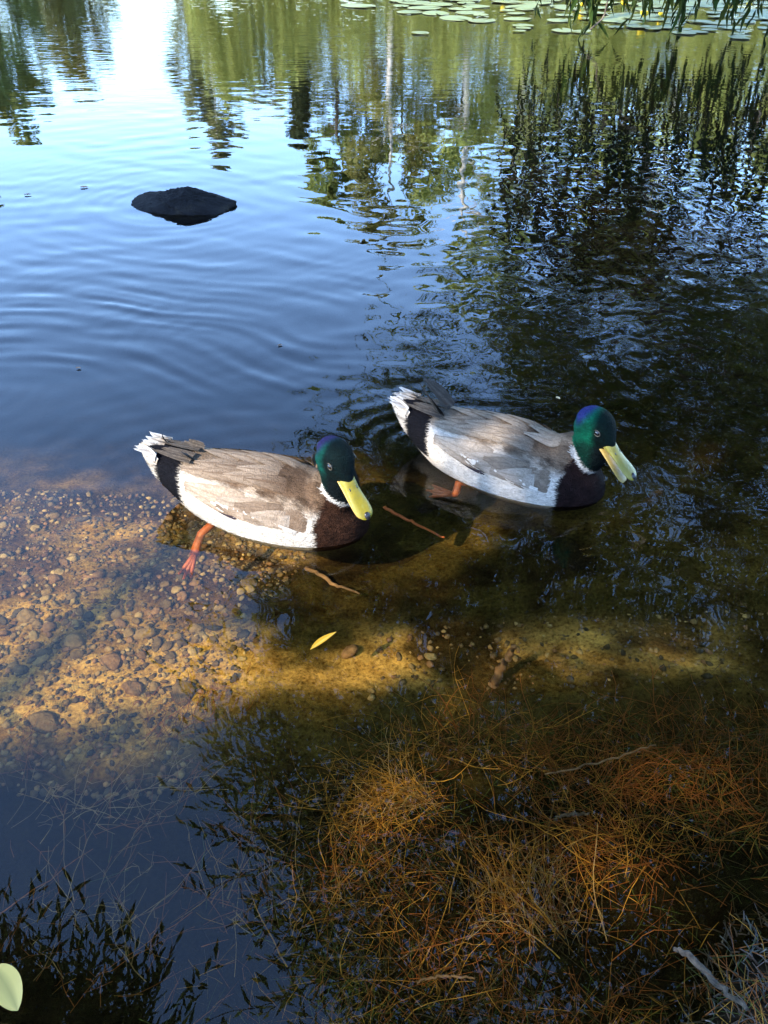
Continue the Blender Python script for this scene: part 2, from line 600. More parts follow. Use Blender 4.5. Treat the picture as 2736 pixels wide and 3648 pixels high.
def duck_body(sp):
    parts = [loft([ring(*s, n=44, e=2.25) for s in interp_stations(BODY, 42)])]
    hm = head_matrix(sp)
    Vh, Fh = loft([ring(*s, n=32, e=2.1) for s in interp_stations(HEAD, 26)])
    parts.append((xf(hm, Vh), Fh))
    # neck: tube from inside the breast to inside the head
    h0 = np.array(hm @ Vector((-.012, 0, -.004)))
    base = np.array([.100, 0, .030])
    P = [base, np.array([.122, 0, .082]), base * .0 + np.array(sp['neck']), h0]
    Rr = [.060, .0500, .0315, .0285]
    st = interp_stations([np.r_[p, r] for p, r in zip(P, Rr)], 22)
    rings = []
    for i, s in enumerate(st):
        t = st[min(i + 1, len(st) - 1)][:3] - st[max(i - 1, 0)][:3]
        t /= np.linalg.norm(t)
        side = np.cross([0, 0, 1.], t) if abs(t[2]) < .99 else np.array([0, 1., 0])
        side = np.array([0, 1., 0]) - t * t[1]; side /= np.linalg.norm(side)
        up = np.cross(t, side)
        th = np.linspace(0, 2 * math.pi, 28, endpoint=False)
        rings.append(s[:3] + s[3] * (np.cos(th)[:, None] * side + np.sin(th)[:, None] * up * 1.08))
    parts.append(loft(rings))
    V = []; F = []; o = 0
    for v, f in parts:
        V.append(v); F += [tuple(i + o for i in q) for q in f]; o += len(v)
    V = np.concatenate(V)
    me = bpy.data.meshes.new('tmp'); me.from_pydata(V.tolist(), [], F)
    bm = bmesh.new(); bm.from_mesh(me); bmesh.ops.recalc_face_normals(bm, faces=bm.faces[:]); bm.to_mesh(me); bm.free()
    o = bpy.data.objects.new('tmp', me); COL.objects.link(o)
    rm = o.modifiers.new('r', 'REMESH'); rm.mode = 'VOXEL'; rm.voxel_size = .0032
    sm = o.modifiers.new('s', 'SMOOTH'); sm.factor = .5; sm.iterations = 9
    dg = bpy.context.evaluated_depsgraph_get()
    res = bpy.data.meshes.new_from_object(o.evaluated_get(dg))
    bpy.data.objects.remove(o); bpy.data.meshes.remove(me)
    res.name = 'body'
    res.polygons.foreach_set('use_smooth', [True] * len(res.polygons))
    return res, st


def lerp(a, b, t):
    t = np.asarray(t)[..., None] if np.ndim(t) else t
    return np.asarray(a) * (1 - t) + np.asarray(b) * t


def wing_low(x):
    """height of the folded wing's lower edge along the body"""
    return np.interp(x, [-.20, -.16, -.12, -.06, 0, .05, .085, .11, .135], [.106, .101, .097, .094, .089, .079, .070, .070, .084])


def paint_duck(me, sp, st):
    n = len(me.vertices)
    P = np.zeros(n * 3, np.float32); me.vertices.foreach_get('co', P); P = P.reshape(-1, 3).astype(float)
    x, y, z = P.T
    ay = np.abs(y)
    nz = lambda s, k, sd: fbm(x * s + k * y * s, z * s + y * s * .7, sd, 4)
    flank = np.array(sp['flank']); brown = np.array(sp['back']); pale = np.array(sp['pale']); chest = np.array(sp['chest'])
    C = np.tile(flank, (n, 1))
    C *= (1 + .10 * nz(160, .2, 3))[:, None]
    # folded wing and back
    wl = wing_low(x) + .006 * nz(60, .3, 5)
    wgt = smooth(-.006, .010, z - wl) * smooth(-.19, -.165, x) * smooth(.150, .125, x)
    tone = smooth(-.10, .12, nz(26, .4, 8) + .9 * (x + .02))
    wc = lerp(pale, brown, tone)
    mott = smooth(.02, .20, nz(70, .3, 12))
    wc = lerp(wc, brown * .40, mott * .75 * smooth(-.08, .04, x))
    C = lerp(C, wc, wgt)
    ridge = smooth(.055, .02, ay) * smooth(.09, .108, z) * smooth(-.19, -.15, x)
    C = lerp(C, brown * .6, ridge * .6)
    # black stern between wing and white tail
    xs = x + .12 * (z - .06)
    band = smooth(-.158, -.166, xs + .004 * nz(200, .3, 15)) * smooth(-.222, -.213, xs + .006 * nz(220, .3, 15)) * smooth(.030, .038, z + .10 * (x + .18) + .006 * nz(150, .3, 16))
    tl = smooth(-.213, -.222, xs)
    streak = smooth(.02, .18, fbm(z * 190, x * 30, 17, 3)) * smooth(.07, .10, z)
    C = lerp(C, lerp(np.array(sp['flank']) * .95, np.array([.14, .115, .09]), streak * .8), tl)
    C = lerp(C, [.0035, .0035, .005], band)
    top = smooth(.108, .113, z) * smooth(-.150, -.170, x) * smooth(-.250, -.238, x)
    C = lerp(C, [.004, .004, .006], top)
    # breast
    bd = x - .104 + .10 * np.clip(.02 - z, 0, .1) - .30 * np.clip(z - .06, 0, .06) + .012 * nz(55, .2, 18) + .006 * nz(190, .2, 19)
    br = smooth(0, .010, bd)
    C = lerp(C, chest * np.clip(1 + 1.6 * nz(90, .3, 20) + 1.2 * nz(260, .6, 23), .3, 2.2)[:, None], br)
    # neck, collar and head
    spine = st[:, :3]
    d = np.linalg.norm(P[:, None, :] - spine[None], axis=2)
    k = d.argmin(1); tt = k / (len(st) - 1)
    Q = xf(head_matrix(sp).inverted(), P)
    inhead = (Q[:, 0] > -.048) & (Q[:, 2] > -.036) & (Q[:, 2] < .05) & (np.abs(Q[:, 1]) < .036) & (Q[:, 0] < .06)
    axis = np.array(sp['neck']) - np.array([.122, 0, .082]); axis /= np.linalg.norm(axis)
    along = (P - np.array(sp['neck'])) @ axis
    isneck = (d.min(1) < .045) & (z > .07) | inhead
    a2 = along + .0022 * nz(260, .3, 22)
    green = np.array(sp['green']); violet = np.array(sp['violet']); dark = np.array([.0015, .0028, .0036])
    hd = lerp(green, green * .35, smooth(.1, -.2, nz(40, .3, 25)) * .6)
    rim = smooth(-.013, -.030, Q[:, 0] + .004 * nz(60, .2, 24)) * smooth(-.024, .002, Q[:, 2])
    hd = lerp(hd, violet, rim * .95)
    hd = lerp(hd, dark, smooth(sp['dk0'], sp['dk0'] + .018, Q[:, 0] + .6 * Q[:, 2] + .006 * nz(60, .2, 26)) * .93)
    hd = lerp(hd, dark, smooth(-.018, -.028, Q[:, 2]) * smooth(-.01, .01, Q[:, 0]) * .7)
    hd = hd * (1 + .5 * nz(240, .3, 27))[:, None]
    on = isneck & (a2 > -.006)
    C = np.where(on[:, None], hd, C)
    coll = isneck & (a2 > -.0125) & (a2 <= -.006) & ((P - np.array(sp['neck'])) @ np.array([math.cos(sp['yaw'] * .5), math.sin(sp['yaw'] * .5), 0]) > -.026)
    C = np.where(coll[:, None], np.array([.36, .345, .31]), C)
    # wet hull under the water line
    C = lerp(C, C * np.array([.55, .52, .45]), smooth(.004, -.010, z))
    paint(me, C)


def feather(body_bvh, base, dirv, length, width, lift, off, col0, col1, edge, curl=0., free=0.0, shaft=None, up=None, nl=9, nw=5, tip=.55, jag=0.):
    """a vane laid over the body: rows along the shaft hug the surface, the tip lifts off"""
    base = Vector(base); dirv = Vector(dirv).normalized()
    p = base.copy(); V = []; Cc = []
    prev = dirv.copy()
    for i in range(nl):
        t = i / (nl - 1)
        hit, nrm, _, _ = body_bvh.find_nearest(p)
        if free:
            nn = Vector(up) if up else Vector((0, 0, 1))
        else:
            nn = nrm
        side = prev.cross(nn); side.normalize()
        wv = width * .5 * (math.sin(math.pi * min(1, (t * .86 + .14)) ** tip) ** .68 if t < 1 else .0)
        wv = max(wv, width * .12)
        off_ = .0004 + (off - .0004) * min(1., t / .35) ** .7
        cpt = p if free else hit + nn * (off_ + lift * t * t)
        for j in range(nw):
            s_ = (j / (nw - 1)) * 2 - 1
            q = cpt + side * (s_ * wv) - nn * (.10 * wv * s_ * s_)
            if jag and i == nl - 1: q = q + prev * random.uniform(-jag, jag)
            if not free and abs(s_) > .1:
                h2, n2, _, _ = body_bvh.find_nearest(q)
                q = h2 + n2 * (off_ + lift * t * t - .0006 * abs(s_))
            V.append(tuple(q))
            c = lerp(np.array(col0), np.array(col1), t)
            c = lerp(c, np.array(edge), (.85 if abs(s_) > .9 else 0) * .7 + (.5 if t > .93 else 0))
            if shaft is not None and abs(s_) < .1: c = np.array(shaft)
            Cc.append(c)
        st_ = length / (nl - 1)
        prev = (prev + Vector(up or (0, 0, 1)) * curl * st_).normalized() if (free or curl) else prev
        p = cpt + prev * st_
        if not free:
            h3, n3, _, _ = body_bvh.find_nearest(p)
            p = h3
    F = [(i * nw + j, i * nw + j + 1, (i + 1) * nw + j + 1, (i + 1) * nw + j) for i in range(nl - 1) for j in range(nw - 1)]
    return mesh_np('feather', V, F, M['plumage'], True, np.array(Cc))


def make_bill(sp):
    # stations along the bill: x, top z, bottom z, half width ; culmen dips then runs flat to a spoon tip
    st = [(.024, -.001, -.018, .0110), (.036, .0035, -.0175, .0125), (.048, -.0015, -.0165, .0125), (.060, -.0065, -.0165, .0125), (.074, -.0105, -.0175, .0138),
          (.088, -.0130, -.0190, .0150), (.098, -.0148, -.0205, .0142), (.105, -.0170, -.0215, .0105), (.1085, -.0190, -.0215, .0045)]
    rs = []
    for s in interp_stations(st, 30):
        r = ring(*s, n=24, e=2.0)
        # hollow culmen base: feathers run down between two side lobes
        k = smooth(.052, .030, s[0])
        mid = np.exp(-(r[:, 1] / .0055) ** 2) * (r[:, 2] > (s[1] + s[2]) / 2)
        r[:, 2] -= mid * k * .0075
        rs.append(r)
    V, F = loft(rs)
    x, y, z = V.T
    C = np.tile(np.array([.155, .120, .0035]), (len(V), 1))
    C = lerp(C, [.17, .15, .03], smooth(.055, .030, x) * .6)
    C = lerp(C, [.24, .22, .07], smooth(.35, .9, np.abs(y) / .015) * .35)
    C = lerp(C, [.17, .16, .03], smooth(.1, .25, fbm(x * 90, y * 90, 33)) * .6)
    me = bpy.data.meshes.new('bill'); me.from_pydata(V.tolist(), [], F)
    me.polygons.foreach_set('use_smooth', [True] * len(me.polygons))
    paint(me, C); me.materials.append(M['bill'])
    return me


def make_lower_bill():
    st = [(.026, -.016, -.022, .0095), (.05, -.0185, -.0235, .0105), (.075, -.0215, -.0255, .0120), (.095, -.0245, -.0275, .0115), (.103, -.0265, -.0280, .0060)]
    V, F = loft([ring(*s, n=18, e=2.0) for s in interp_stations(st, 14)])
    C = np.tile(np.array([.28, .19, .05]), (len(V), 1))
    me = bpy.data.meshes.new('lower_bill'); me.from_pydata(V.tolist(), [], F)
    me.polygons.foreach_set('use_smooth', [True] * len(me.polygons))
    paint(me, C); me.materials.append(M['bill'])
    return me


def blob(name, mat, sx, sy, sz, sub=3):
    bm = bmesh.new(); bmesh.ops.create_icosphere(bm, subdivisions=sub, radius=1)
    for v in bm.verts: v.co = Vector((v.co.x * sx, v.co.y * sy, v.co.z * sz))
    me = bpy.data.meshes.new(name); bm.to_mesh(me); bm.free()
    me.polygons.foreach_set('use_smooth', [True] * len(me.polygons)); me.materials.append(mat)
    return me


def tube(pts, radii, n=8, flat=1.0):
    pts = [np.array(p, float) for p in pts]
    rs = []
    ref = np.array([0, 0, 1.0])
    for i, p in enumerate(pts):
        t = pts[min(i + 1, len(pts) - 1)] - pts[max(i - 1, 0)]
        t = t / (np.linalg.norm(t) + 1e-9)
        rf = ref if abs(t[2]) < .95 else np.array([1., 0, 0])
        s_ = np.cross(t, rf); s_ /= np.linalg.norm(s_); u_ = np.cross(s_, t)
        th = np.linspace(0, 2 * math.pi, n, endpoint=False)
        rs.append(p + radii[i] * (np.cos(th)[:, None] * s_ + np.sin(th)[:, None] * u_ * flat))
    return loft(rs)


def make_leg(pts, spread, toe_dir, web_up):
    """tarsus tube running into three webbed toes, one continuous mesh"""
    V, F = tube(pts, [.0105, .0090, .0085, .0100][:len(pts)], 10)
    V = list(map(tuple, V)); F = list(F)
    heel = Vector(pts[-1]); td = Vector(toe_dir).normalized(); up = Vector(web_up).normalized()
    side = td.cross(up).normalized(); up = side.cross(td)
    tips = []
    for a in (-spread, 0, spread):
        d = (td * math.cos(a) + side * math.sin(a)).normalized()
        tip = heel + d * (.056 if a == 0 else .050)
        v2, f2 = tube([heel - d * .004, heel + d * .026 + up * .002, tip], [.0066, .0050, .0022], 7)
        o = len(V); V += list(map(tuple, v2)); F += [tuple(i + o for i in q) for q in f2]
        tips.append((heel, d, tip))
    for k in range(2):                       # webs, a few mm thick, scalloped between the toes
        _, d0, t0 = tips[k]; _, d1, t1 = tips[k + 1]
        L = 6
        for sgn in (1, -1):
            o = len(V)
            for i in range(L):
                f = i / (L - 1)
                a = heel + (t0 - heel) * f * .93; b = heel + (t1 - heel) * f * .93
                mid = (a + b) / 2 - (d0 + d1).normalized() * .008 * f
                for q in (a, (a + mid) / 2, mid, (b + mid) / 2, b): V.append(tuple(q + up * .0010 * sgn))
            for i in range(L - 1):
                for j in range(4):
                    q = (o + i * 5 + j, o + i * 5 + j + 1, o + (i + 1) * 5 + j + 1, o + (i + 1) * 5 + j)
                    F.append(q if sgn > 0 else q[::-1])
    me = bpy.data.meshes.new('leg'); me.from_pydata([tuple(v) for v in V], [], F)
    me.polygons.foreach_set('use_smooth', [True] * len(me.polygons)); me.materials.append(M['leg'])
    return me


def make_duck(sp, label):
    root = empty('mallard_duck', (sp['x'], sp['y'], -.010), sp['a'])
    root.scale = (sp['S'],) * 3
    tag(root, label, 'duck', 'drakes swimming near the shore')
    me, st = duck_body(sp)
    paint_duck(me, sp, st)
    me.materials.append(M['plumage'])
    body = link('body', me, root, True)
    bm = bmesh.new(); bm.from_mesh(me); bvh = BVHTree.FromBMesh(bm); bm.free()
    hm = head_matrix(sp)
    bill = link('bill', make_bill(sp), root, True)
    hm_b = hm @ Matrix.Translation((-.004, 0, 0)) @ Matrix.Scale(1.10, 4)
    bill.matrix_local = hm_b
    lb = link('lower_bill', make_lower_bill(), root, True)
    lb.matrix_local = hm_b @ Matrix.Translation((.026, 0, -.016)) @ Matrix.Rotation(sp.get('gape', .0), 4, 'Y') @ Matrix.Translation((-.026, 0, .016))
    nail = link('bill_nail', blob('bill_nail', make_plain('bill_nail', (.012, .011, .010), .3, .3, 60), .0065, .0052, .0030), bill)
    nail.location = (.1040, 0, -.0172); nail.rotation_euler = (0, R(26), 0)
    for s in (-1, 1):
        nb = link('nostril', blob('nostril', M['eye'], .0034, .0011, .0013, 2), bill)
        nb.location = (.058, s * .0066, -.0072); nb.rotation_euler = (0, R(20), 0)
        # eye seated on the head surface
        want = hm @ Vector((.012, s * .040, .009))
        ctr = hm @ Vector((.012, 0, .009))
        hit = bvh.ray_cast(want, (ctr - want).normalized())[0] or want
        e = link('eye', blob('eye', M['eye'], .0056, .0056, .0056), root)
        e.location = hit + (ctr - want).normalized() * .0024
        bmr = bmesh.new()
        rr = []
        for i in range(20):
            a = 6.283 * i / 20
            rr.append((math.cos(a) * .0068, 0, math.sin(a) * .0050))
        for i in range(20):
            a = Vector(rr[i]); cdir = a.normalized()
            for b_ in range(5):
                bb = 6.283 * b_ / 5
                bmr.verts.new(a + cdir * math.cos(bb) * .0009 + Vector((0, 1, 0)) * math.sin(bb) * .0012)
        bmr.verts.ensure_lookup_table()
        for i in range(20):
            for b_ in range(5):
                bmr.faces.new([bmr.verts[i * 5 + b_], bmr.verts[i * 5 + (b_ + 1) % 5], bmr.verts[((i + 1) % 20) * 5 + (b_ + 1) % 5], bmr.verts[((i + 1) % 20) * 5 + b_]])
        lm = bpy.data.meshes.new('eyelid'); bmr.to_mesh(lm); bmr.free(); lm.materials.append(M['lid'])
        lid = link('eyelid', lm, root)
        lid.matrix_local = Matrix.Translation(hit) @ hm.to_quaternion().to_matrix().to_4x4()
    # ---- feathers
    fl, bk, pl = np.array(sp['flank']), np.array(sp['back']), np.array(sp['pale'])
    dk = np.array([.036, .031, .026]) if sp['seed'] == 9 else np.array([.040, .032, .025]); spec = np.array([.035, .030, .075])
    fr = random.Random(sp['seed'])

    def put(name, *a, **k):
        return link(name, feather(bvh, *a, **k), root, True)
    for s in (-1, 1):
        # secondaries under the tertials: brown, purple-black at the lower edge
        for i in range(3):
            c_ = lerp(bk * .50, spec * .30, (.95, .3, 0)[i])
            put('secondary_feather', (-.030 - .008 * i, s * .12, .074 + .007 * i), (-1, 0, .20), .114, .034, .0015, .0030 + .0008 * i, lerp(c_, bk, .3), c_, c_ * .8, nl=10)
        # broad tertials over the hind body
        for i, (x0, zz, L, wd) in enumerate(((-.040, .096, .116, .044), (-.028, .108, .128, .042))):
            put('tertial_feather', (x0, s * .12, zz), (-1, 0, .12 + .03 * i), L, wd, .002, .0056 + .0018 * i, lerp(sp['tert'], pl, .15 + .5 * i), lerp(pl, fl, .25 - .15 * i), lerp(pl, np.array(sp['tert']) * .6, .7), shaft=lerp(pl, bk, .35), nl=14, nw=9)
        # big scapulars sweeping back from the shoulder
        for i, (x0, zz, L, wd, tn) in enumerate(((.000, .088, .082, .036, .75), (.018, .102, .094, .038, .35), (.036, .088, .084, .038, .55), (.055, .100, .088, .038, .8), (.070, .084, .070, .036, .35))):
            ca_, cb_ = lerp(bk, pl, 1 - tn), lerp(lerp(pl, fl, .35), bk, tn)
            put('scapular_feather', (x0, s * .12, zz), (-1, 0, .04 + fr.uniform(-.05, .08)), L, wd, .0022, .0066 + .0009 * i, ca_, cb_, lerp(cb_, bk * .6, .35), shaft=lerp(cb_, bk, .4), nl=12, nw=9)
        # a few blotched feathers low on the shoulder
        for i, (x0, zz, dkn) in enumerate(((.050, .080, .70), (.022, .082, 1.2), (.078, .078, .85), (-.004, .086, 1.3))):
            c_ = bk * dkn
            put('shoulder_feather', (x0, s * .12, zz), (-1, 0, fr.uniform(-.15, .08)), .046, .030, .0012, .0074 + .0006 * i, lerp(pl, fl, .3), lerp(c_, pl, .25), lerp(c_, pl, .6), nl=9, nw=7)
        # small coverts where neck meets mantle
        for i in range(16):
            xx = .112 - .014 * (i % 4) - fr.uniform(0, .012); zz = .068 + .012 * (i // 4) + fr.uniform(-.004, .004)
            c_ = lerp(bk, pl, fr.random() * .55)
            put('covert_feather', (xx, s * .12, zz), (-1, 0, fr.uniform(-.15, .15)), .034, .024, .0010, .0030 + .0005 * (i % 4), lerp(bk, pl, .15), c_, lerp(c_, pl, .25), nl=7)
        # mantle feathers along the ridge
        for i in range(8):
            k_ = i % 4; row = i // 4
            xx = .070 - .046 * k_ - .020 * row
            c_ = lerp(bk * .85, pl, fr.random() * .5)
            put('mantle_feather', (xx, s * (.016 + .030 * row), .15), (-1, s * .10, 0), .080, .036, .0015, .0034 + .0007 * (3 - k_), c_, lerp(c_, pl, .55), lerp(c_, bk * .7, .4), shaft=lerp(c_, bk, .4), nl=11, nw=7)
        # pale flank plumes overlapping the wing's lower edge
        for i in range(15):
            xx = .085 - .0105 * i
            put('flank_feather', (xx, s * .12, float(wing_low(xx)) - .022), (-1, 0, .50 + fr.uniform(-.10, .12)), .036, .013, .0045, .0050 + .0016 * fr.random(), fl, fl, fl, nl=6)
        # flight-feather tips crossed over the rump
        for i in range(3 if sp['seed'] == 9 else 2):
            put('primary_feather', (-.145 - .004 * i, s * (.020 + .003 * i), .118 + .002 * i), (-1, s * -.10, sp['prim'] + .16 * i), sp['plen'] - .011 * i, sp['pw'], 0, 0, dk, dk * 1.2, dk * 2.2, free=1, up=(0.5, s * -.75, .5), curl=1.0, shaft=dk * 2)
        for i in range(2):
            put('primary_feather', (-.150, s * (.012 + .012 * i), .121 - .002 * i), (-1, s * -.06, .06), .085, .017, 0, 0, dk, dk * 1.2, dk * 2.4, free=1, up=(.1, s * .2, 1), curl=0, shaft=dk * 2)
        # rectrices laid along the stern wedge, tips fraying past its end
        for i in range(7):
            f_ = i / 6
            zz = .116 - .052 * f_; x0 = -.220 + .016 * f_
            t_ = fr.random()
            put('tail_feather', (x0, s * (.034 + .004 * f_), zz), (-1, s * (-.50 + .10 * f_), .14 + .52 * f_), .052 + fr.uniform(-.007, .007), .020, 0, 0,
                lerp(np.array([.22, .18, .145]), np.array([.44, .42, .38]), t_), [.46, .44, .40], [.50, .48, .44], free=1, up=(-.25, s * 1.0, .35), curl=0, jag=.004, tip=.75, shaft=[.30, .26, .21], nl=7)
        for i in range(3):
            put('tail_feather', (-.222, s * .010 * i, .121), (-1, s * (.05 + .12 * i), .05 + fr.uniform(0, .12)), .044 + fr.uniform(-.006, .008), .020, 0, 0, [.24, .20, .165], [.46, .44, .40], [.50, .48, .44], free=1, up=(0, 0, 1), curl=0, jag=.005, tip=.75, shaft=[.2, .17, .14], nl=7)
        # black curled tail coverts
        put('tail_curl', (-.205, s * .008, .122), (-1, s * .10, .02), .036, .014, 0, 0, [.004, .004, .006], [.005, .005, .007], [.006, .006, .008], free=1, up=(.5, s * .6, .6), curl=26, nl=14)
    # soft barbs standing off the body, tinted like the plumage under them
    nv_ = len(me.vertices)
    P_ = np.zeros(nv_ * 3, np.float32); me.vertices.foreach_get('co', P_); P_ = P_.reshape(-1, 3).astype(float)
    N_ = np.zeros(nv_ * 3, np.float32); me.vertices.foreach_get('normal', N_); N_ = N_.reshape(-1, 3).astype(float)
    C_ = np.zeros(nv_ * 4, np.float32); me.color_attributes['Col'].data.foreach_get('color', C_); C_ = C_.reshape(-1, 4)[:, :3]
    rg_ = np.random.default_rng(sp['seed'])
    pk = rg_.integers(0, nv_, 34000)
    pk = pk[(P_[pk, 2] > -.01)]
    hd_ = xf(hm.inverted(), P_[pk])
    ish = (hd_[:, 2] > -.035) & (hd_[:, 0] < .05) & (np.abs(hd_[:, 1]) < .035) & (P_[pk, 2] > .12)
    pk = pk[~(ish & (hd_[:, 0] > .030))]; ish = ish[~(ish & (hd_[:, 0] > .030))]
    n_ = N_[pk]
    flow = np.tile(np.array([-1., 0, .10]), (len(pk), 1)); flow[ish] = np.array(hm.to_quaternion() @ Vector((-1, 0, -.55)))
    flow = flow + rg_.normal(size=flow.shape) * .22
    tg = flow - n_ * (flow * n_).sum(1, keepdims=True); tg /= np.linalg.norm(tg, axis=1, keepdims=True) + 1e-9
    sd_ = np.cross(tg, n_)
    L_ = np.where(ish, .0042, .0085)[:, None] * rg_.uniform(.6, 1.3, (len(pk), 1)); W_ = np.where(ish, .00055, .0011)[:, None]
    b_ = P_[pk] - n_ * .0004
    tri = np.stack([b_ - sd_ * W_, b_ + sd_ * W_, b_ + tg * L_ + n_ * L_ * rg_.uniform(.10, .30, (len(pk), 1))], 1).reshape(-1, 3)
    cc = np.repeat(C_[pk] * rg_.uniform(.78, 1.18, (len(pk), 1)), 3, axis=0)
    fz = link('down', mesh_np('down', tri, np.arange(len(tri)).reshape(-1, 3), M['plumage'], False, cc), root, True)
    fz['kind'] = 'stuff'
    # legs
    for lg in sp['legs']:
        link('leg', make_leg(*lg), root, True)
    return root


A = dict(DUCK_A, seed=3, head=(.136, -.020, .178), neck=(.138, -.006, .112), yaw=-.55, pitch=.60, hs=1.03, dk0=-.013, tert=(.165, .115, .075), prim=.30, plen=.040, pw=.013,
         flank=(.43, .385, .32), back=(.090, .056, .034), pale=(.255, .195, .140), chest=(.020, .0082, .0042), green=(.002, .046, .034), violet=(.018, .013, .060),
         legs=[([(-.105, -.055, -.004), (-.118, -.082, -.016), (-.116, -.105, -.028), (-.112, -.128, -.040)], .24, (.03, -.88, -.42), (.45, -.35, .8)),
               ([(-.05, .045, -.02), (-.03, .05, -.06), (-.02, .05, -.09), (-.015, .05, -.10)], .45, (.6, 0, -.6), (0, 1, 0))])
B = dict(DUCK_B, seed=9, head=(.150, -.012, .168), neck=(.146, -.004, .106), yaw=-.28, pitch=.50, hs=1.03, dk0=-.002, tert=(.115, .072, .042), prim=.85, plen=.080, pw=.022, gape=.14,
         flank=(.56, .49, .405), back=(.122, .086, .058), pale=(.31, .25, .188), chest=(.011, .0055, .005), green=(.002, .066, .034), violet=(.018, .020, .105),
         legs=[([(-.070, -.055, -.010), (-.090, -.066, -.012), (-.088, -.082, -.030), (-.092, -.088, -.036)], .36, (-.9, -.2, .02), (.1, -.3, 1)),
               ([(-.05, .045, -.02), (-.03, .05, -.06), (-.02, .05, -.09), (-.015, .05, -.10)], .45, (.6, 0, -.6), (0, 1, 0))])
duck_a = make_duck(A, 'sunlit drake with chestnut breast and pale beige back, nearer the shore')
duck_b = make_duck(B, 'shaded drake with grey back and parted yellow bill, farther out')


# ------------------------------------------------------------------ foliage helpers
def leaf_quads(P, D, N, L, W, C, fold=.25):
    """narrow folded leaves: base, two mid points, tip; arrays of n leaves"""
    n = len(P)
    D = D / (np.linalg.norm(D, axis=1, keepdims=True) + 1e-9)
    S = np.cross(D, N); S /= (np.linalg.norm(S, axis=1, keepdims=True) + 1e-9)
    U_ = np.cross(S, D)
    L = np.asarray(L).reshape(-1, 1); W = np.asarray(W).reshape(-1, 1)
    b = P; t = P + D * L - U_ * L * .12
    m = P + D * L * .42
    l = m + S * W * .5 + U_ * W * fold; r = m - S * W * .5 + U_ * W * fold
    V = np.stack([b, l, t, r], 1).reshape(-1, 3)
    i = np.arange(n)[:, None] * 4
    F = np.concatenate([i + np.array([[0, 1, 2]]), i + np.array([[0, 2, 3]])], 1).reshape(-1, 3)
    return V, F, np.repeat(C, 4, axis=0)


def rand_unit(n, rg):
    v = rg.normal(size=(n, 3)); return v / np.linalg.norm(v, axis=1, keepdims=True)


def twig_set(starts, dirs, lens, nleaf, leafL, leafW, col, rg, droop=.6, out_stem=None):
    """drooping leafy shoots, all grown together step by step; returns leaf arrays, appends stem lines"""
    p = np.array(starts, float); d = np.array(dirs, float); n = len(p)
    st_ = (np.array(lens, float) / nleaf)[:, None]
    tone = rg.uniform(.7, 1.3, (n, 1)); pts = [p.copy()]
    P, D, Nn, Ls, Ws, Cs = [], [], [], [], [], []
    for k in range(nleaf):
        d = d + np.array([0, 0, -2 * droop]) * st_ + rg.normal(size=(n, 3)) * .07
        d /= np.linalg.norm(d, axis=1, keepdims=True)
        p = p + d * st_; pts.append(p.copy())
        sd = (np.cross(d, [0, 0, 1.]) + rg.normal(size=(n, 3)) * .35) * (1 if k % 2 else -1)
        P.append(p); D.append(d * .75 + sd * .6 + np.array([0, 0, -.35]) + rg.normal(size=(n, 3)) * .2)
        Nn.append(rg.normal(size=(n, 3)) * .6 + np.array([0, 0, 1.]))
        sc_ = rg.uniform(.65, 1.2, n)
        Ls.append(leafL * sc_); Ws.append(leafW * sc_ * rg.uniform(.8, 1.2, n))
        Cs.append(np.array(col) * tone * rg.uniform(.75, 1.3, (n, 1)) * np.stack([rg.uniform(.8, 1.3, n), np.ones(n), rg.uniform(.6, 1.1, n)], 1))
    if out_stem is not None: out_stem += list(np.stack(pts, 1))
    return [np.concatenate(a) for a in (P, D, Nn, Ls, Ws, Cs)]


def stems_mesh(name, stems, r0, r1, mat, n=3):
    V, F = [], []; o = 0
    for pts in stems:
        m = len(pts)
        P = np.array(pts[::2] if m > 6 else pts); m = len(P)
        T = np.gradient(P, axis=0); T /= (np.linalg.norm(T, axis=1, keepdims=True) + 1e-9)
        rf = np.array([.3, .8, .52]); S = np.cross(T, rf); S /= (np.linalg.norm(S, axis=1, keepdims=True) + 1e-9); U_ = np.cross(S, T)
        rr = np.linspace(r0, r1, m)[:, None]
        rings = [P + rr * (math.cos(a) * S + math.sin(a) * U_) for a in np.arange(n) * 2 * math.pi / n]
        V.append(np.stack(rings, 1).reshape(-1, 3))
        i = np.arange(m - 1)[:, None] * n + np.arange(n)[None]
        j = np.arange(m - 1)[:, None] * n + (np.arange(n)[None] + 1) % n
        F.append(np.stack([i, j, j + n, i + n], -1).reshape(-1, 4) + o); o += m * n
    return mesh_np(name, np.concatenate(V), np.concatenate(F), mat)


# ------------------------------------------------------------------ the willow whose canopy hangs over the water
def canopy_edge(y):
    return np.interp(y, [0, 1.2, 1.6, 2.3, 3.35, 4.5, 6.2, 7.6, 8.4, 9.2, 10.8, 13], [.15, .02, -.12, -.58, -.80, -.58, -.25, -.10, .35, 1.5, 2.6, 3.6])


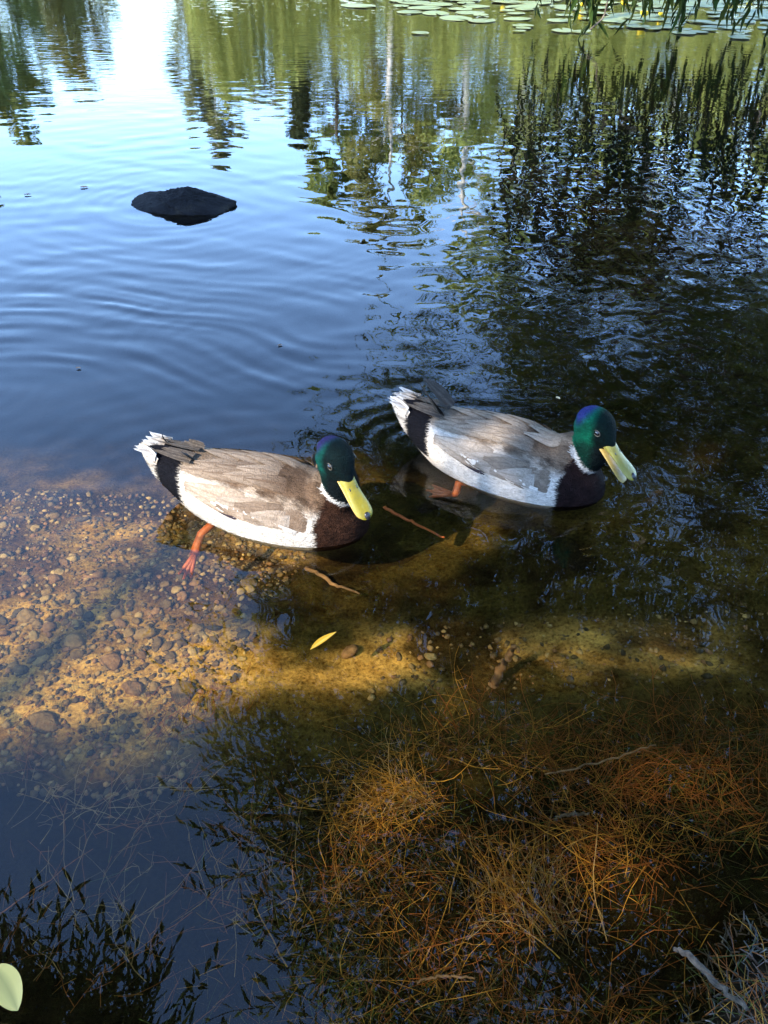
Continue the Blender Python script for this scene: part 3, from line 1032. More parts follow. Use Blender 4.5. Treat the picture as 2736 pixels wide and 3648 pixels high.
def build_willow():
    rg = np.random.default_rng(23)
    root = empty('willow_tree', (4.6, .9, float(ground_z(4.6, .9)) - .05))
    off = np.array(root.location)
    stems = []
    starts, dirs, lens = [], [], []
    nt_ = 21000
    yy = .5 + 11.5 * rg.random(nt_) ** .8; xx = rg.uniform(-1.3, 1, nt_); xx = -1.3 + (xx + 1.3) / 2.3 * (2.9 + .42 * yy)
    zz = 2.60 + .16 * np.sin(xx * 2.1 + yy) + .22 * np.sin(yy * 1.3 - xx) + rg.uniform(.0, .9, nt_) + .05 * yy
    hole = fbm(xx * 2.4 + 4, yy * 1.7, 83, 4) - .05 * smooth(.25, .45, xx / yy) * smooth(4.2, 5.2, yy)
    thin = np.interp(yy, [3.0, 5.0, 12], [.95, .90, .85])
    keep = (xx > canopy_edge(yy) + .10 * np.abs(rg.normal(size=nt_)) + .25 * fbm(xx * 2, yy * 2.5, 88, 3)) & (rg.random(nt_) < thin)
    keep &= ~((hole < np.interp(yy, [3.2, 5.0, 12], [-.30, -.07, -.03])) & (rg.random(nt_) < .96))
    keep &= ~((yy > 6.0) & (xx < .9 + .04 * yy) & (rg.random(nt_) < .35))
    for x, y, z in zip(xx[keep], yy[keep], zz[keep]):
        starts.append((x, y, z)); a = rg.uniform(0, 6.283)
        dirs.append((math.cos(a) * .6 - .3, math.sin(a) * .6, rg.uniform(-.25, .35))); lens.append(rg.uniform(.45, .9))
    # bough reaching in over the water's left side
    for i in range(420):
        f = rg.random()
        x = -2.6 + 1.55 * f + rg.normal() * .08; y = 1.66 - .45 * f - abs(rg.normal()) * .30
        starts.append((x, y, 3.05 + rg.normal() * .15)); dirs.append((rg.normal() * .5, .7, rg.uniform(-.1, .4))); lens.append(rg.uniform(.3, .6))
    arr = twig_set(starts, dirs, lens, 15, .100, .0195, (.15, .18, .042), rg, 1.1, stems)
    # low hanging curtain on the right, farther out
    s2, d2, l2 = [], [], []
    for i in range(300):
        x = rg.uniform(1.1, 3.6); y = 7.0 + rg.normal() * .35 + .15 * x
        s2.append((x, y, rg.uniform(.75, 2.2))); d2.append((rg.normal() * .4 - .15, rg.normal() * .3, -.5)); l2.append(rg.uniform(.5, .8))
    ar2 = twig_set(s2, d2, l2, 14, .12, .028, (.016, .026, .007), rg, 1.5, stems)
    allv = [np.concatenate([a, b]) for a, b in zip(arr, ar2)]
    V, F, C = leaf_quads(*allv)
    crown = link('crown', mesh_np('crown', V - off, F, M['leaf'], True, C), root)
    tw = link('twigs', stems_mesh('twigs', [[p - off for p in s] for s in stems[::2]], .004, .0015, M['bark']), root)
    # trunk and limbs
    def limb(name, pts, r):
        st = interp_stations([np.r_[p, q] for p, q in zip(pts, r)], 24)
        wob = rg.normal(size=(24, 3)) * .02 * np.linspace(0, 1, 24)[:, None]
        v, f = tube([s[:3] + w_ for s, w_ in zip(st, wob)], [max(s[3], .006) for s in st], 9)
        me = bpy.data.meshes.new(name); me.from_pydata((v - off).tolist(), [], f); me.polygons.foreach_set('use_smooth', [True] * len(me.polygons)); me.materials.append(M['bark'])
        return link(name, me, root)
    limb('trunk', [(4.7, .8, -.1), (4.6, .9, 1.0), (4.3, 1.2, 2.3), (3.9, 1.7, 3.4), (3.2, 2.4, 4.2)], [.28, .24, .21, .17, .10])
    for pts, r in (([(4.4, 1.1, 2.0), (3.2, 1.9, 3.0), (1.8, 2.4, 3.4), (.4, 2.6, 3.5), (-.8, 2.6, 3.4)], [.12, .09, .06, .035, .012]),
                   ([(4.2, 1.4, 2.6), (3.6, 3.2, 3.3), (2.6, 5.0, 3.6), (1.4, 6.4, 3.6), (.2, 7.6, 3.5)], [.12, .09, .06, .035, .012]),
                   ([(4.0, 1.8, 3.0), (4.2, 4.5, 3.3), (3.9, 7.0, 3.1), (3.2, 8.8, 3.2), (2.0, 10.5, 3.4)], [.12, .09, .07, .04, .015]),
                   ([(4.1, 3.5, 3.2), (3.6, 5.4, 3.0), (2.8, 6.6, 2.5), (2.1, 7.2, 1.7), (1.7, 7.3, 1.1)], [.07, .05, .035, .02, .008]),
                   ([(2.4, 2.2, 3.25), (1.6, 3.6, 3.35), (.8, 4.2, 3.3), (-.2, 4.4, 3.2)], [.05, .035, .022, .008]),
                   ([(2.0, 2.2, 3.3), (1.0, 1.5, 3.4), (-.4, 1.4, 3.5), (-1.6, 1.6, 3.4), (-2.5, 1.8, 3.2)], [.05, .035, .025, .015, .006]),
                   ([(3.7, 3.2, 3.25), (2.6, 3.3, 3.0), (1.7, 3.0, 2.9), (1.2, 3.2, 2.75)], [.045, .03, .018, .006])):
        limb('limb', pts, r)
    # the spray that hangs into the picture at the top right: every leaf its own piece
    spray = limb('hanging_branch', [(2.35, 7.15, 1.6), (2.2, 7.0, .95), (1.95, 6.95, .60), (1.70, 6.9, .36), (1.50, 6.80, .06)], [.016, .010, .007, .005, .003])
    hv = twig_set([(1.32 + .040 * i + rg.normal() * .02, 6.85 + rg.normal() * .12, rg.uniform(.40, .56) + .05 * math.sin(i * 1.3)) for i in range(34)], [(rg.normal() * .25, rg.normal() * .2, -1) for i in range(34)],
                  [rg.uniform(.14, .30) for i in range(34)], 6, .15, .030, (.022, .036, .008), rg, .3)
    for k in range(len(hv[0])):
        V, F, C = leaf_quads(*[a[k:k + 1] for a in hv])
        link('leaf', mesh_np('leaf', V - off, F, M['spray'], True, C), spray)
    tag(root, 'willow on the right bank, its leafy boughs hanging over the pond', 'tree')


build_willow()


# ------------------------------------------------------------------ unseen tree added on the sunny side, crown shaped to shade the near water
def in_poly(x, y, poly):
    ins = np.zeros(np.shape(x), bool)
    j = len(poly) - 1
    for i in range(len(poly)):
        xi, yi = poly[i]; xj, yj = poly[j]
        c = ((yi > y) != (yj > y)) & (x < (xj - xi) * (y - yi) / (yj - yi + 1e-12) + xi)
        ins ^= c; j = i
    return ins


def sun_entry(px, py):
    """where the sun ray that reaches this spot of the bed crosses the water surface"""
    x_, y_ = under(px, py)
    k = -min(0., float(ground_z(x_, y_))) * math.tan(math.asin(math.cos(SUN_EL) / 1.333))
    return x_ + SUN_AZ.x * k, y_ + SUN_AZ.y * k


def lit_zone(x, y):
    """gap between this crown's boughs, seen along the sun: the patch of water that stays sunny"""
    bed = [sun_entry(*p) for p in ((-700, 1030), (-700, 1640), (0, 1640), (200, 1612), (430, 1575), (700, 1525), (1000, 1510), (1350, 1515), (1600, 1455), (1540, 1365), (1250, 1370), (1100, 1335), (760, 1345), (600, 1340), (540, 1290), (520, 1180), (420, 1060), (200, 960), (-700, 900))]
    birds = [(-3.0, 1.05), (-.5, 1.0), (-.1, .97), (.08, 1.01), (.15, 1.10), (.155, 1.25), (.085, 1.33), (-.02, 1.40), (-.2, 1.52), (-.6, 1.7), (-3.0, 2.0)]
    lx, ly = pix(699, 1388)
    return in_poly(x, y, bed) | in_poly(x, y, birds) | (np.hypot(x - lx, y - ly) < .09)


def build_shade_tree():
    rg = np.random.default_rng(31)
    root = empty('shade_caster_tree', (-5.4, -4.6, float(ground_z(-5.4, -4.6)) - .05))
    off = np.array(root.location)
    n = 60000
    x = rg.uniform(-3.2, 2.2, n); y = rg.uniform(-.9, 4.6, n)
    keep = ~lit_zone(x + rg.normal(size=n) * .015, y + rg.normal(size=n) * .015)
    dap = fbm(x * 5, y * 5, 101, 3)
    keep &= ~((dap > .17) & (rg.random(n) < .93))
    for (sx, sy, r) in [(*sun_entry(a_, b_), r_) for a_, b_, r_ in ((840, 1715, .10), (1000, 1640, .06), (1150, 1920, .075), (1310, 1820, .06), (760, 1700, .035), (1340, 1010, .05), (990, 1270, .045), (870, 1125, .02))]:  # openings cut to drop sun spots on chosen parts of the bed
        keep &= ~(((x - sx) ** 2 + ((y - sy) * 1.3) ** 2 < r * r) & (rg.random(n) < .93))
    keep &= ~((x > .02) & (x < .72) & (y > 1.12) & (y < 1.66) & (rg.random(n) < .62))      # leaves thinned so soft sun reaches the farther duck
    keep &= ~((x > -.15) & (x < .75) & (y < .68) & (rg.random(n) < .66))
    x, y = x[keep], y[keep]
    t = rg.uniform(6.0, 8.6, len(x))
    S = np.array(SUN)
    P = np.stack([x, y, np.zeros_like(x)], 1) + t[:, None] * S
    D = rand_unit(len(P), rg); D[:, 2] -= .3
    C = np.array([.065, .10, .022]) * rg.uniform(.6, 1.4, (len(P), 1))
    V, F, C = leaf_quads(P, D, np.array([S] * len(P)) + .8 * rand_unit(len(P), rg), rg.uniform(.065, .10, len(P)), rg.uniform(.05, .08, len(P)), C, .1)
    link('crown', mesh_np('crown', V - off, F, M['leaf'], True, C), root)
    def limb(name, pts, r):
        st = interp_stations([np.r_[p, q] for p, q in zip(pts, r)], 16)
        v, f = tube([s[:3] for s in st], [max(s[3], .005) for s in st], 8)
        me = bpy.data.meshes.new(name); me.from_pydata((v - off).tolist(), [], f); me.polygons.foreach_set('use_smooth', [True] * len(me.polygons)); me.materials.append(M['bark'])
        link(name, me, root)
    limb('trunk', [(-5.4, -4.7, -.2), (-5.3, -4.6, 2), (-5.0, -4.3, 4.0), (-4.6, -3.9, 5.6)], [.2, .17, .12, .05])
    for tx, ty, h in ((.5, 1.6, 7.2), (.9, .3, 7.0), (-.2, 2.6, 7.5), (-.8, .1, 7.0)):
        e = np.array([tx, ty, 0]) + h * S
        limb('limb', [(-5.15, -4.45, 3.2), tuple(np.array([-5.15, -4.45, 3.2]) * .5 + e * .5 + np.array([0, 0, .5])), tuple(e)], [.06, .035, .008])
    tag(root, 'unseen tree added on the near bank, crown shaped to shade the shallow water', 'tree')


build_shade_tree()


# ------------------------------------------------------------------ woods across the pond (mirrored in the water)
def crown_mesh(kind, h, rad, base, col, rg, n):
    """leaf clumps through the crown volume: lobes of many small faces with gaps between"""
    lobes = []
    nl = 26
    for i in range(nl):
        f = (i + .5) / nl
        z = base + (h - base) * f
        if kind == 'spruce': rr = rad * (1 - f) ** .8
        elif kind == 'birch': rr = rad * math.sin(math.pi * min(1, .12 + .86 * f)) ** .8
        else: rr = rad * (math.sin(math.pi * min(1, .18 + .76 * f)) ** .6)
        for k in range(3):
            a = rg.uniform(0, 6.283); q = rr * math.sqrt(rg.uniform(.05, 1))
            lobes.append((q * math.cos(a), q * math.sin(a), z + rg.normal() * .3, rg.uniform(.35, .8) * max(.4, rr * .36)))
    lb = np.array(lobes)
    pick = rg.integers(0, len(lb), n)
    d = rand_unit(n, rg) * (rg.uniform(.2, 1, (n, 1)) ** .5)
    P = lb[pick, :3] + d * lb[pick, 3:4] * np.array([1.15, 1.15, .75])
    Nn = d + np.array([0, 0, .9]) + .5 * rand_unit(n, rg); Nn[:, :2] += P[:, :2] / (rad + .1) * .7
    D = np.cross(Nn, rand_unit(n, rg)); D[:, 2] -= .35
    tone = (.7 + .6 * rg.random(len(lb)))[pick][:, None] * rg.uniform(.8, 1.2, (n, 1))
    C = np.array(col) * tone
    sz = rg.uniform(.11, .22, n) * (.85 if kind == 'birch' else 1.0)
    return leaf_quads(P, D, Nn, sz, sz * .75, C, .12)


def far_tree(name, x, y, h, rad, kind, col, label, seed, group, n=4200, lean=0.0):
    rg = np.random.default_rng(seed)
    gz = float(ground_z(x, y))
    root = empty(name, (x, y, gz - .05))
    V, F, C = crown_mesh(kind, h, rad, h * (.10 if kind != 'birch' else .16), col, rg, n)
    V[:, 0] += lean * V[:, 2]
    link('crown', mesh_np('crown', V, F, M['crown'], True, C), root)
    rb = .055 * h ** .7 * (.55 if kind == 'birch' else .7)
    pts = [(lean * z_ + rg.normal() * .03 * z_ ** .5, rg.normal() * .03, z_) for z_ in np.linspace(0, h * .93, 9)]
    v, f = tube(pts, list(np.linspace(rb, .015, 9)), 8)
    me = bpy.data.meshes.new('trunk'); me.from_pydata(v.tolist(), [], f); me.polygons.foreach_set('use_smooth', [True] * len(me.polygons))
    me.materials.append(M['birch'] if kind == 'birch' else M['bark'])
    link('trunk', me, root)
    for i in range(7):                                   # limbs carrying the crown
        z0 = h * rg.uniform(.2, .7); a = rg.uniform(0, 6.283); L = rad * rg.uniform(.5, .85)
        p0 = np.array([lean * z0, 0, z0]); e = p0 + np.array([math.cos(a) * L, math.sin(a) * L, L * .5])
        v, f = tube([p0, (p0 + e) / 2 + np.array([0, 0, .12]), e], [rb * .3, rb * .18, .01], 5)
        me = bpy.data.meshes.new('limb'); me.from_pydata(v.tolist(), [], f); me.materials.append(M['bark'] if kind != 'birch' else M['birch'])
        link('limb', me, root)
    tag(root, label, 'tree', group)


G_ = 'trees mirrored from the far shore'
LIME = (.32, .35, .095); MID = (.25, .285, .075); DARK = (.06, .08, .030); OLIVE = (.29, .275, .08); GREY = (.24, .25, .105)
trees = [
    ('birch_tree', 2.9, 34, 14.0, 3.2, 'birch', LIME, 'tall lime green birch with pale leaning trunk mirrored right of centre', .05),
    ('birch_tree', 5.6, 35, 13.8, 3.0, 'birch', LIME, 'lime green birch mirrored behind the hanging willow spray', -.02),
    ('birch_tree', .2, 34.5, 11.2, 2.6, 'birch', OLIVE, 'olive birch mirrored just left of the tall leaning birch', .0),
    ('broadleaf_tree', -1.9, 36, 9.6, 2.4, 'broad', MID, 'mid green rounded tree mirrored between olive birch and slim spruce', .0),
    ('spruce_tree', -3.2, 33, 6.6, .9, 'spruce', DARK, 'slim dark spruce mirrored as a lone spike in the blue water', .0),
    ('birch_tree', -6.6, 34.5, 7.2, 1.5, 'birch', GREY, 'grey green birch mirrored above the rock, longest tip of its clump', .0),
    ('broadleaf_tree', -7.4, 35, 5.6, 1.35, 'broad', GREY, 'grey green round tree mirrored beside the bright sky gap', .0),
    ('broadleaf_tree', -4.9, 37, 6.0, 1.7, 'broad', OLIVE, 'low olive tree mirrored between grey birch and slim spruce', .0),
    ('broadleaf_tree', 8.6, 34, 11.0, 2.8, 'broad', LIME, 'broad sunlit tree mirrored behind the lily pads', .0),
    ('birch_tree', 11.6, 35, 11.5, 2.5, 'birch', MID, 'mid green birch mirrored right of the broad sunlit tree', .0),
    ('broadleaf_tree', 14.6, 34, 9.5, 2.8, 'broad', LIME, 'yellow green tree mirrored at the right edge of the lilies', .0),
    ('broadleaf_tree', 18.0, 35, 8.0, 2.8, 'broad', MID, 'last rounded tree at the right end of the far wood', .0),
    ('broadleaf_tree', -9.8, 18.5, 5.1, 1.5, 'broad', DARK, 'dark bushy tree mirrored at the upper left edge', .0),
    ('broadleaf_tree', -8.5, 20.5, 4.3, 1.3, 'broad', MID, 'bright green tree mirrored at left beside the dark bushy one', .0),
    ('broadleaf_tree', -7.6, 23, 3.9, 1.2, 'broad', OLIVE, 'olive brown tree mirrored at left, next to the bright sky gap', .0),
    ('broadleaf_tree', -11.2, 21, 5.8, 1.8, 'broad', OLIVE, 'tall olive tree mirrored at far left behind the dark one', .0),
    ('broadleaf_tree', -12.0, 33, 3.3, 1.4, 'broad', GREY, 'low pale tree far off at the foot of the sky gap', .0),
]
for i, (nm, x_, y_, h_, r_, k_, c_, lb_, ln_) in enumerate(trees):
    far_tree(nm, x_, y_, h_, r_, k_, c_, lb_, 200 + i, G_, 14000 if h_ > 7 else 8500, ln_)
G3 = 'second row of the far wood'
for i, x_ in enumerate((.8, 3.6, 6.4, 9.2, 12.2, 15.2, 18.2, 21.5)):
    far_tree('broadleaf_tree', x_, 39.5 + (i % 3), 9.0 - .3 * (i % 4) + (1.0 if 2 < x_ < 8 else 0), 2.6, 'broad', (LIME, MID, OLIVE)[i % 3], 'green tree in the back row of the far wood', 260 + i, G3, 9000)
# undergrowth along the far shore: a hedge that reads as one mass
rg = np.random.default_rng(77)
n = 42000
ux = rg.uniform(-6.5, 22, n); hh = 3.6 + 5.5 * fbm(ux * .6, ux * 0 + 3, 5, 4)
uz = rg.uniform(.3, 1, n) * hh; uy = 31.5 + rg.normal(size=n) * .6
V, F, C = leaf_quads(np.stack([ux, uy, uz + .2], 1), rand_unit(n, rg), rand_unit(n, rg) * .6 + np.array([-.3, -.7, .8]), rg.uniform(.14, .3, n), rg.uniform(.1, .22, n), np.array(LIME) * rg.uniform(.6, 1.25, (n, 1)), .15)
tag(link('undergrowth', mesh_np('undergrowth', V, F, M['crown'], True, C)), 'bright green undergrowth along the far shore, mirrored as one mass', None, None, 'stuff')


# ------------------------------------------------------------------ lily pads and flowers
def pad_mesh(seed):
    rg = np.random.default_rng(seed)
    V = [(0, 0, 0)]; nr, na = 4, 30
    a0, a1 = .16, 2 * math.pi - .16
    ph = rg.uniform(0, 6.28, 3)
    for i in range(1, nr + 1):
        for j in range(na):
            a = a0 + (a1 - a0) * j / (na - 1)
            r = i / nr * (1 + .035 * math.sin(3 * a + ph[0]) + .02 * math.sin(7 * a + ph[1]))
            if j in (0, na - 1): r *= 1.12
            zz = .012 * math.sin(2 * a + ph[2]) * (i / nr) ** 2 + (.014 * max(0, math.sin(a * 1.5 + ph[0])) if i == nr else 0)
            V.append((r * math.cos(a) * 1.12, r * math.sin(a) * .95, zz))
    top = len(V)
    V += [(x_, y_, z_ - .012) for x_, y_, z_ in V]
    F = []
    for j in range(na - 1):
        F.append((0, 1 + j, 2 + j))
        for i in range(nr - 1):
            o = 1 + i * na + j
            F.append((o, o + na, o + na + 1, o + 1))
    F += [tuple(k + top for k in q[::-1]) for q in F]
    o = 1 + (nr - 1) * na
    for j in range(na - 1): F.append((o + j, o + j + top, o + j + 1 + top, o + j + 1))
    me = bpy.data.meshes.new('lily_pad'); me.from_pydata(V, [], F)
    P = np.array(V)
    ang = np.arctan2(P[:, 1], P[:, 0])
    col = np.array([.115, .145, .050]) * rg.uniform(.8, 1.2) * (1 + .12 * np.abs(np.sin(ang * 9)))[:, None]
    rad = np.hypot(P[:, 0], P[:, 1])
    col = lerp(col, [.17, .15, .05], smooth(.85, 1.05, rad) * .5)
    paint(me, col); me.materials.append(M['pad'])
    return me


pads = [pad_mesh(300 + i) for i in range(6)]
lr = np.random.default_rng(41)
placed = []


def pad(px, py, wpx, label, group=None):
    x_, y_ = pix(px, py)
    d = y_ * math.cos(R(PITCH)) + CAM_H * math.sin(R(PITCH))
    r = wpx / 2 / 1726.0 * d
    o = link('lily_pad', pads[lr.integers(0, 6)])
    o.location = (x_, y_, .006 + .004 * lr.random()); o.scale = (r, r, r * .8 + .02)
    o.rotation_euler = (lr.normal() * .012, lr.normal() * .012, lr.uniform(0, 6.28))
    tag(o, label, 'lily pad', group)
    placed.append((x_, y_, r))


pad(908, 73, 38, 'lone pale lily pad nearest the ducks, left of the pad raft')
pad(1131, 62, 32, 'small grey green lily pad below the middle of the raft')
pad(1122, 69, 26, 'tiny dark lily pad lowest under the middle of the raft')
pad(885, 28, 52, 'pale lily pad leading the short row at upper left')
pad(940, 30, 60, 'pale lily pad in the middle of the short upper left row')
pad(985, 41, 70, 'wide lily pad ending the short upper left row')
pad(1040, 46, 60, 'lily pad just right of the short upper left row')
pad(1130, 57, 44, 'lily pad alone between the short row and main raft')
pad(1215, 68, 48, 'grey lily pad at the lower edge of the raft under willow')
pad(1255, 70, 40, 'grey lily pad touching the willow twig tip')
G1 = 'pads of the sunlit left part of the raft'; G2 = 'pads of the grey right part of the raft'
tries = 0
cnt = [0, 0]
while cnt[0] < 34 and tries < 4000:
    tries += 1
    px = lr.uniform(760, 1300); py = lr.uniform(-4, 52) - .02 * (px - 760) + 4
    if py > 16 + .075 * (px - 760) * (1 if px > 900 else .5): continue
    x_, y_ = pix(px, py)
    if any(math.hypot(x_ - a, (y_ - b)) < .8 * (c + .14) for a, b, c in placed): continue
    pad(px, py, lr.uniform(36, 80) * (1 - .006 * py), 'pale green lily pad in the sunlit left part of the raft', G1); cnt[0] += 1
tries = 0
while cnt[1] < 74 and tries < 9000:
    tries += 1
    px = lr.uniform(1290, 1700); py = lr.uniform(-5, 86)
    if py > 58 + .085 * (px - 1290): continue
    x_, y_ = pix(px, py)
    if any(math.hypot(x_ - a, (y_ - b)) < .62 * (c + .12) for a, b, c in placed): continue
    pad(px, py, lr.uniform(38, 74) * (1 - .004 * py), 'grey green lily pad crowded in the right part of the raft', G2); cnt[1] += 1


def lily_flower(px, py, s, label):
    x_, y_ = pix(px, py)
    root = empty('water_lily', (x_, y_, 0), lr.uniform(0, 6))
    v, f = tube([(0, 0, -.25), (.006, 0, -.05), (0, .004, .035 * s)], [.006, .006, .005], 7)
    me = bpy.data.meshes.new('stalk'); me.from_pydata(v.tolist(), [], f); me.materials.append(M['stem'])
    link('stalk', me, root)
    V = []; F = []
    nu, nv = 5, 5
    for i in range(nu):
        for j in range(nv):
            a = (j / (nv - 1) - .5) * 1.35; b = i / (nu - 1)
            rr = .006 + .026 * math.sin(b * 1.75)
            V.append((rr * math.cos(a), rr * math.sin(a), .004 + .034 * b ** 1.4))
    F = [(i * nv + j, i * nv + j + 1, (i + 1) * nv + j + 1, (i + 1) * nv + j) for i in range(nu - 1) for j in range(nv - 1)]
    pm = mesh_np('petal', np.array(V), np.array(F), M['petal'])
    for i in range(5):
        p = link('petal', pm, root); p.location = (0, 0, .034 * s); p.rotation_euler = (0, 0, i * 6.283 / 5); p.scale = (s, s, s)
    cm = blob('flower_centre', M['petal'], .012 * s, .012 * s, .012 * s, 2)
    c_ = link('flower_centre', cm, root); c_.location = (0, 0, .045 * s)
    tag(root, label, 'flower', 'yellow lilies standing among the pads')


for px, py, s, lb_ in ((1389, 49, 1.15, 'largest yellow lily, nearest the water\'s open edge'), (1257, 9, 1.0, 'yellow lily left of the willow leaves, near the top edge'),
                       (1257, 22, .8, 'low yellow lily bud under another left of the willow leaves'), (1346, 22, 1.0, 'yellow lily just under the middle of the willow leaves'),
                       (1087, 4, .8, 'yellow lily farthest left at the top edge'), (1618, 3, 1.2, 'yellow lily at the top edge, far right'),
                       (1615, 22, .8, 'small orange lily below the far right flower'), (1425, 40, .6, 'tiny yellow bud right of the largest lily')):
    lily_flower(px, py, s, lb_)


# ------------------------------------------------------------------ stones of the bed
def stone_mesh(seed):
    rg = np.random.default_rng(seed)
    bm = bmesh.new(); bmesh.ops.create_icosphere(bm, subdivisions=2, radius=1)
    n = np.array([v.co for v in bm.verts]); r = np.ones(len(n))
    for k in range(7):
        pn = rand_unit(1, rg)[0]; dt = n @ pn; lim = rg.uniform(.5, .85)
        r = np.minimum(r, np.where(dt > .1, lim / np.maximum(dt, .1), 9))
    r *= 1 + .12 * fbm(n[:, 0] * 2 + 3 * n[:, 2] + seed, n[:, 1] * 2, seed, 3)
    P = n * r[:, None] * np.array([1, rg.uniform(.5, .95), rg.uniform(.35, .6)])
    for v, c in zip(bm.verts, P): v.co = c
    me = bpy.data.meshes.new('bed_stone'); bm.to_mesh(me); bm.free()
    me.polygons.foreach_set('use_smooth', [True] * len(me.polygons))
    c0 = [(.17, .115, .048), (.12, .080, .034), (.085, .060, .030), (.24, .17, .07), (.15, .088, .040), (.05, .040, .025)][seed % 6]
    paint(me, np.tile(np.array(c0), (len(P), 1)))
    me.materials.append(M['stone'])
    return me


smesh = [stone_mesh(400 + i) for i in range(12)]
sr = np.random.default_rng(53)


def stone(x_, y_, r, label, group=None, sink=.35):
    o = link('bed_stone', smesh[sr.integers(0, 12)], under=True)
    o.location = (x_, y_, float(ground_z(x_, y_)) + r * (.45 - sink)); o.scale = (r, r, r)
    o.rotation_euler = (sr.normal() * .25, sr.normal() * .25, sr.uniform(0, 6.28))
    tag(o, label, 'stone', group)


for px, py, r, lb_ in ((95, 1560, .030, 'brown stone casting a shadow on bright sand at lower left'), (240, 1430, .026, 'dark block of stone right of the bright sand, below the duck'),
                       (165, 1385, .022, 'rounded brown stone above the bright sand at left'), (310, 1370, .024, 'flat pale brown stone below the duck\'s foot'),
                       (340, 1390, .018, 'dark pitted stone right of the flat pale one'), (60, 1330, .020, 'ridged brown stone near the left edge'),
                       (400, 1500, .028, 'broad flat stone at the edge of the reflected willow'), (290, 1490, .020, 'brown stone on the sand above the weed fringe'),
                       (755, 1410, .024, 'rounded stone right of the floating yellow leaf'), (930, 1420, .014, 'small golden stone left of the drowned stick'),
                       (540, 1260, .018, 'stone in blue shade right of the duck\'s foot'), (120, 1250, .018, 'reddish stone far left of the duck\'s foot')):
    stone(*under(px, py), r, lb_)
GS = 'stones scattered over the shallow bed'
k = 0
while k < 280:
    px = sr.uniform(-30, 620); py = sr.uniform(1060, 1600)
    if px > 560 - .1 * (py - 1060): continue
    x_, y_ = under(px, py)
    dens = fbm(x_ * 6, y_ * 6, 111, 3)
    if dens < -.12 and sr.random() < .8: continue
    if y_ < .80 and sr.random() < .75: continue
    if math.hypot(x_ + .52, (y_ - .80) * 1.5) < .10: continue
    stone(x_, y_, .0060 + .011 * sr.random() ** 2.0, 'small brown stone on the pond bed below the sunlit duck', GS); k += 1

# gravel and grit too small to pick apart
gv, gf, gc = [], [], []
base = [np.array([v.co for v in m_.vertices]) for m_ in smesh[:4]]
bm = bmesh.new(); bmesh.ops.create_icosphere(bm, subdivisions=1, radius=1)
ico = np.array([v.co for v in bm.verts]); icf = np.array([[v.index for v in f_.verts] for f_ in bm.faces]); bm.free()
NG = 15000
gxs = sr.uniform(-.95, .75, NG); gys = sr.uniform(.62, 1.55, NG)
dens = fbm(gxs * 5, gys * 5, 111, 3) + .25 * (gxs < .1)
strip_ = (gys > .80) & (gys < .96) & (gxs < .7)
ok = (dens > -.06) & ((gxs < -.22 + .25 * (gys - .9)) | strip_ & (gxs > -.02) & (sr.random(NG) < .30)) & (gys < 1.40)
gxs, gys = gxs[ok], gys[ok]
gz = ground_z(gxs, gys)
cols = np.array([(.17, .115, .048), (.12, .080, .034), (.085, .060, .030), (.24, .17, .07), (.16, .088, .040), (.05, .040, .025)])
for i in range(len(gxs)):
    r = .0022 + .0055 * sr.random() ** 2
    P = ico * (r * np.array([1, sr.uniform(.6, 1), sr.uniform(.45, .8)])) * (1 + .22 * sr.normal(size=(12, 1)))
    a = sr.uniform(0, 6.28); ca, sa = math.cos(a), math.sin(a)
    P = np.stack([P[:, 0] * ca - P[:, 1] * sa, P[:, 0] * sa + P[:, 1] * ca, P[:, 2]], 1) + np.array([gxs[i], gys[i], gz[i] + r * .2])
    gv.append(P); gf.append(icf + 12 * i); gc.append(np.tile(cols[sr.integers(0, 6)] * sr.uniform(.7, 1.3), (12, 1)))
tag(link('gravel', mesh_np('gravel', np.concatenate(gv), np.concatenate(gf), M['stone'], True, np.concatenate(gc)), under=True), 'fine brown gravel and grit on the pond bed', None, None, 'stuff')


# ------------------------------------------------------------------ drowned weed and rootlets
def strand_mesh(items, mat):
    """items: (points (m,3), radius, colour)"""
    V, F, C = [], [], []; o = 0
    for P, r, c in items:
        m = len(P)
        T = np.gradient(P, axis=0); T /= (np.linalg.norm(T, axis=1, keepdims=True) + 1e-9)
        S = np.cross(T, [.2, .3, .93]); S /= (np.linalg.norm(S, axis=1, keepdims=True) + 1e-9); U_ = np.cross(S, T)
        rr = np.linspace(r, r * .45, m)[:, None]
        V.append(np.stack([P + rr * (math.cos(a) * S + math.sin(a) * U_) for a in (0, 2.094, 4.189)], 1).reshape(-1, 3))
        i = np.arange(m - 1)[:, None] * 3 + np.arange(3)[None]; j = np.arange(m - 1)[:, None] * 3 + (np.arange(3)[None] + 1) % 3
        F.append(np.stack([i, j, j + 3, i + 3], -1).reshape(-1, 4) + o); C.append(np.tile(np.array(c), (3 * m, 1))); o += 3 * m
    return mesh_np('strands', np.concatenate(V), np.concatenate(F), mat, True, np.concatenate(C))


GOLD = np.array([.34, .170, .026]); RUST = np.array([.19, .064, .015]); STRAW = np.array([.27, .175, .07]); DULL = np.array([.055, .036, .014])


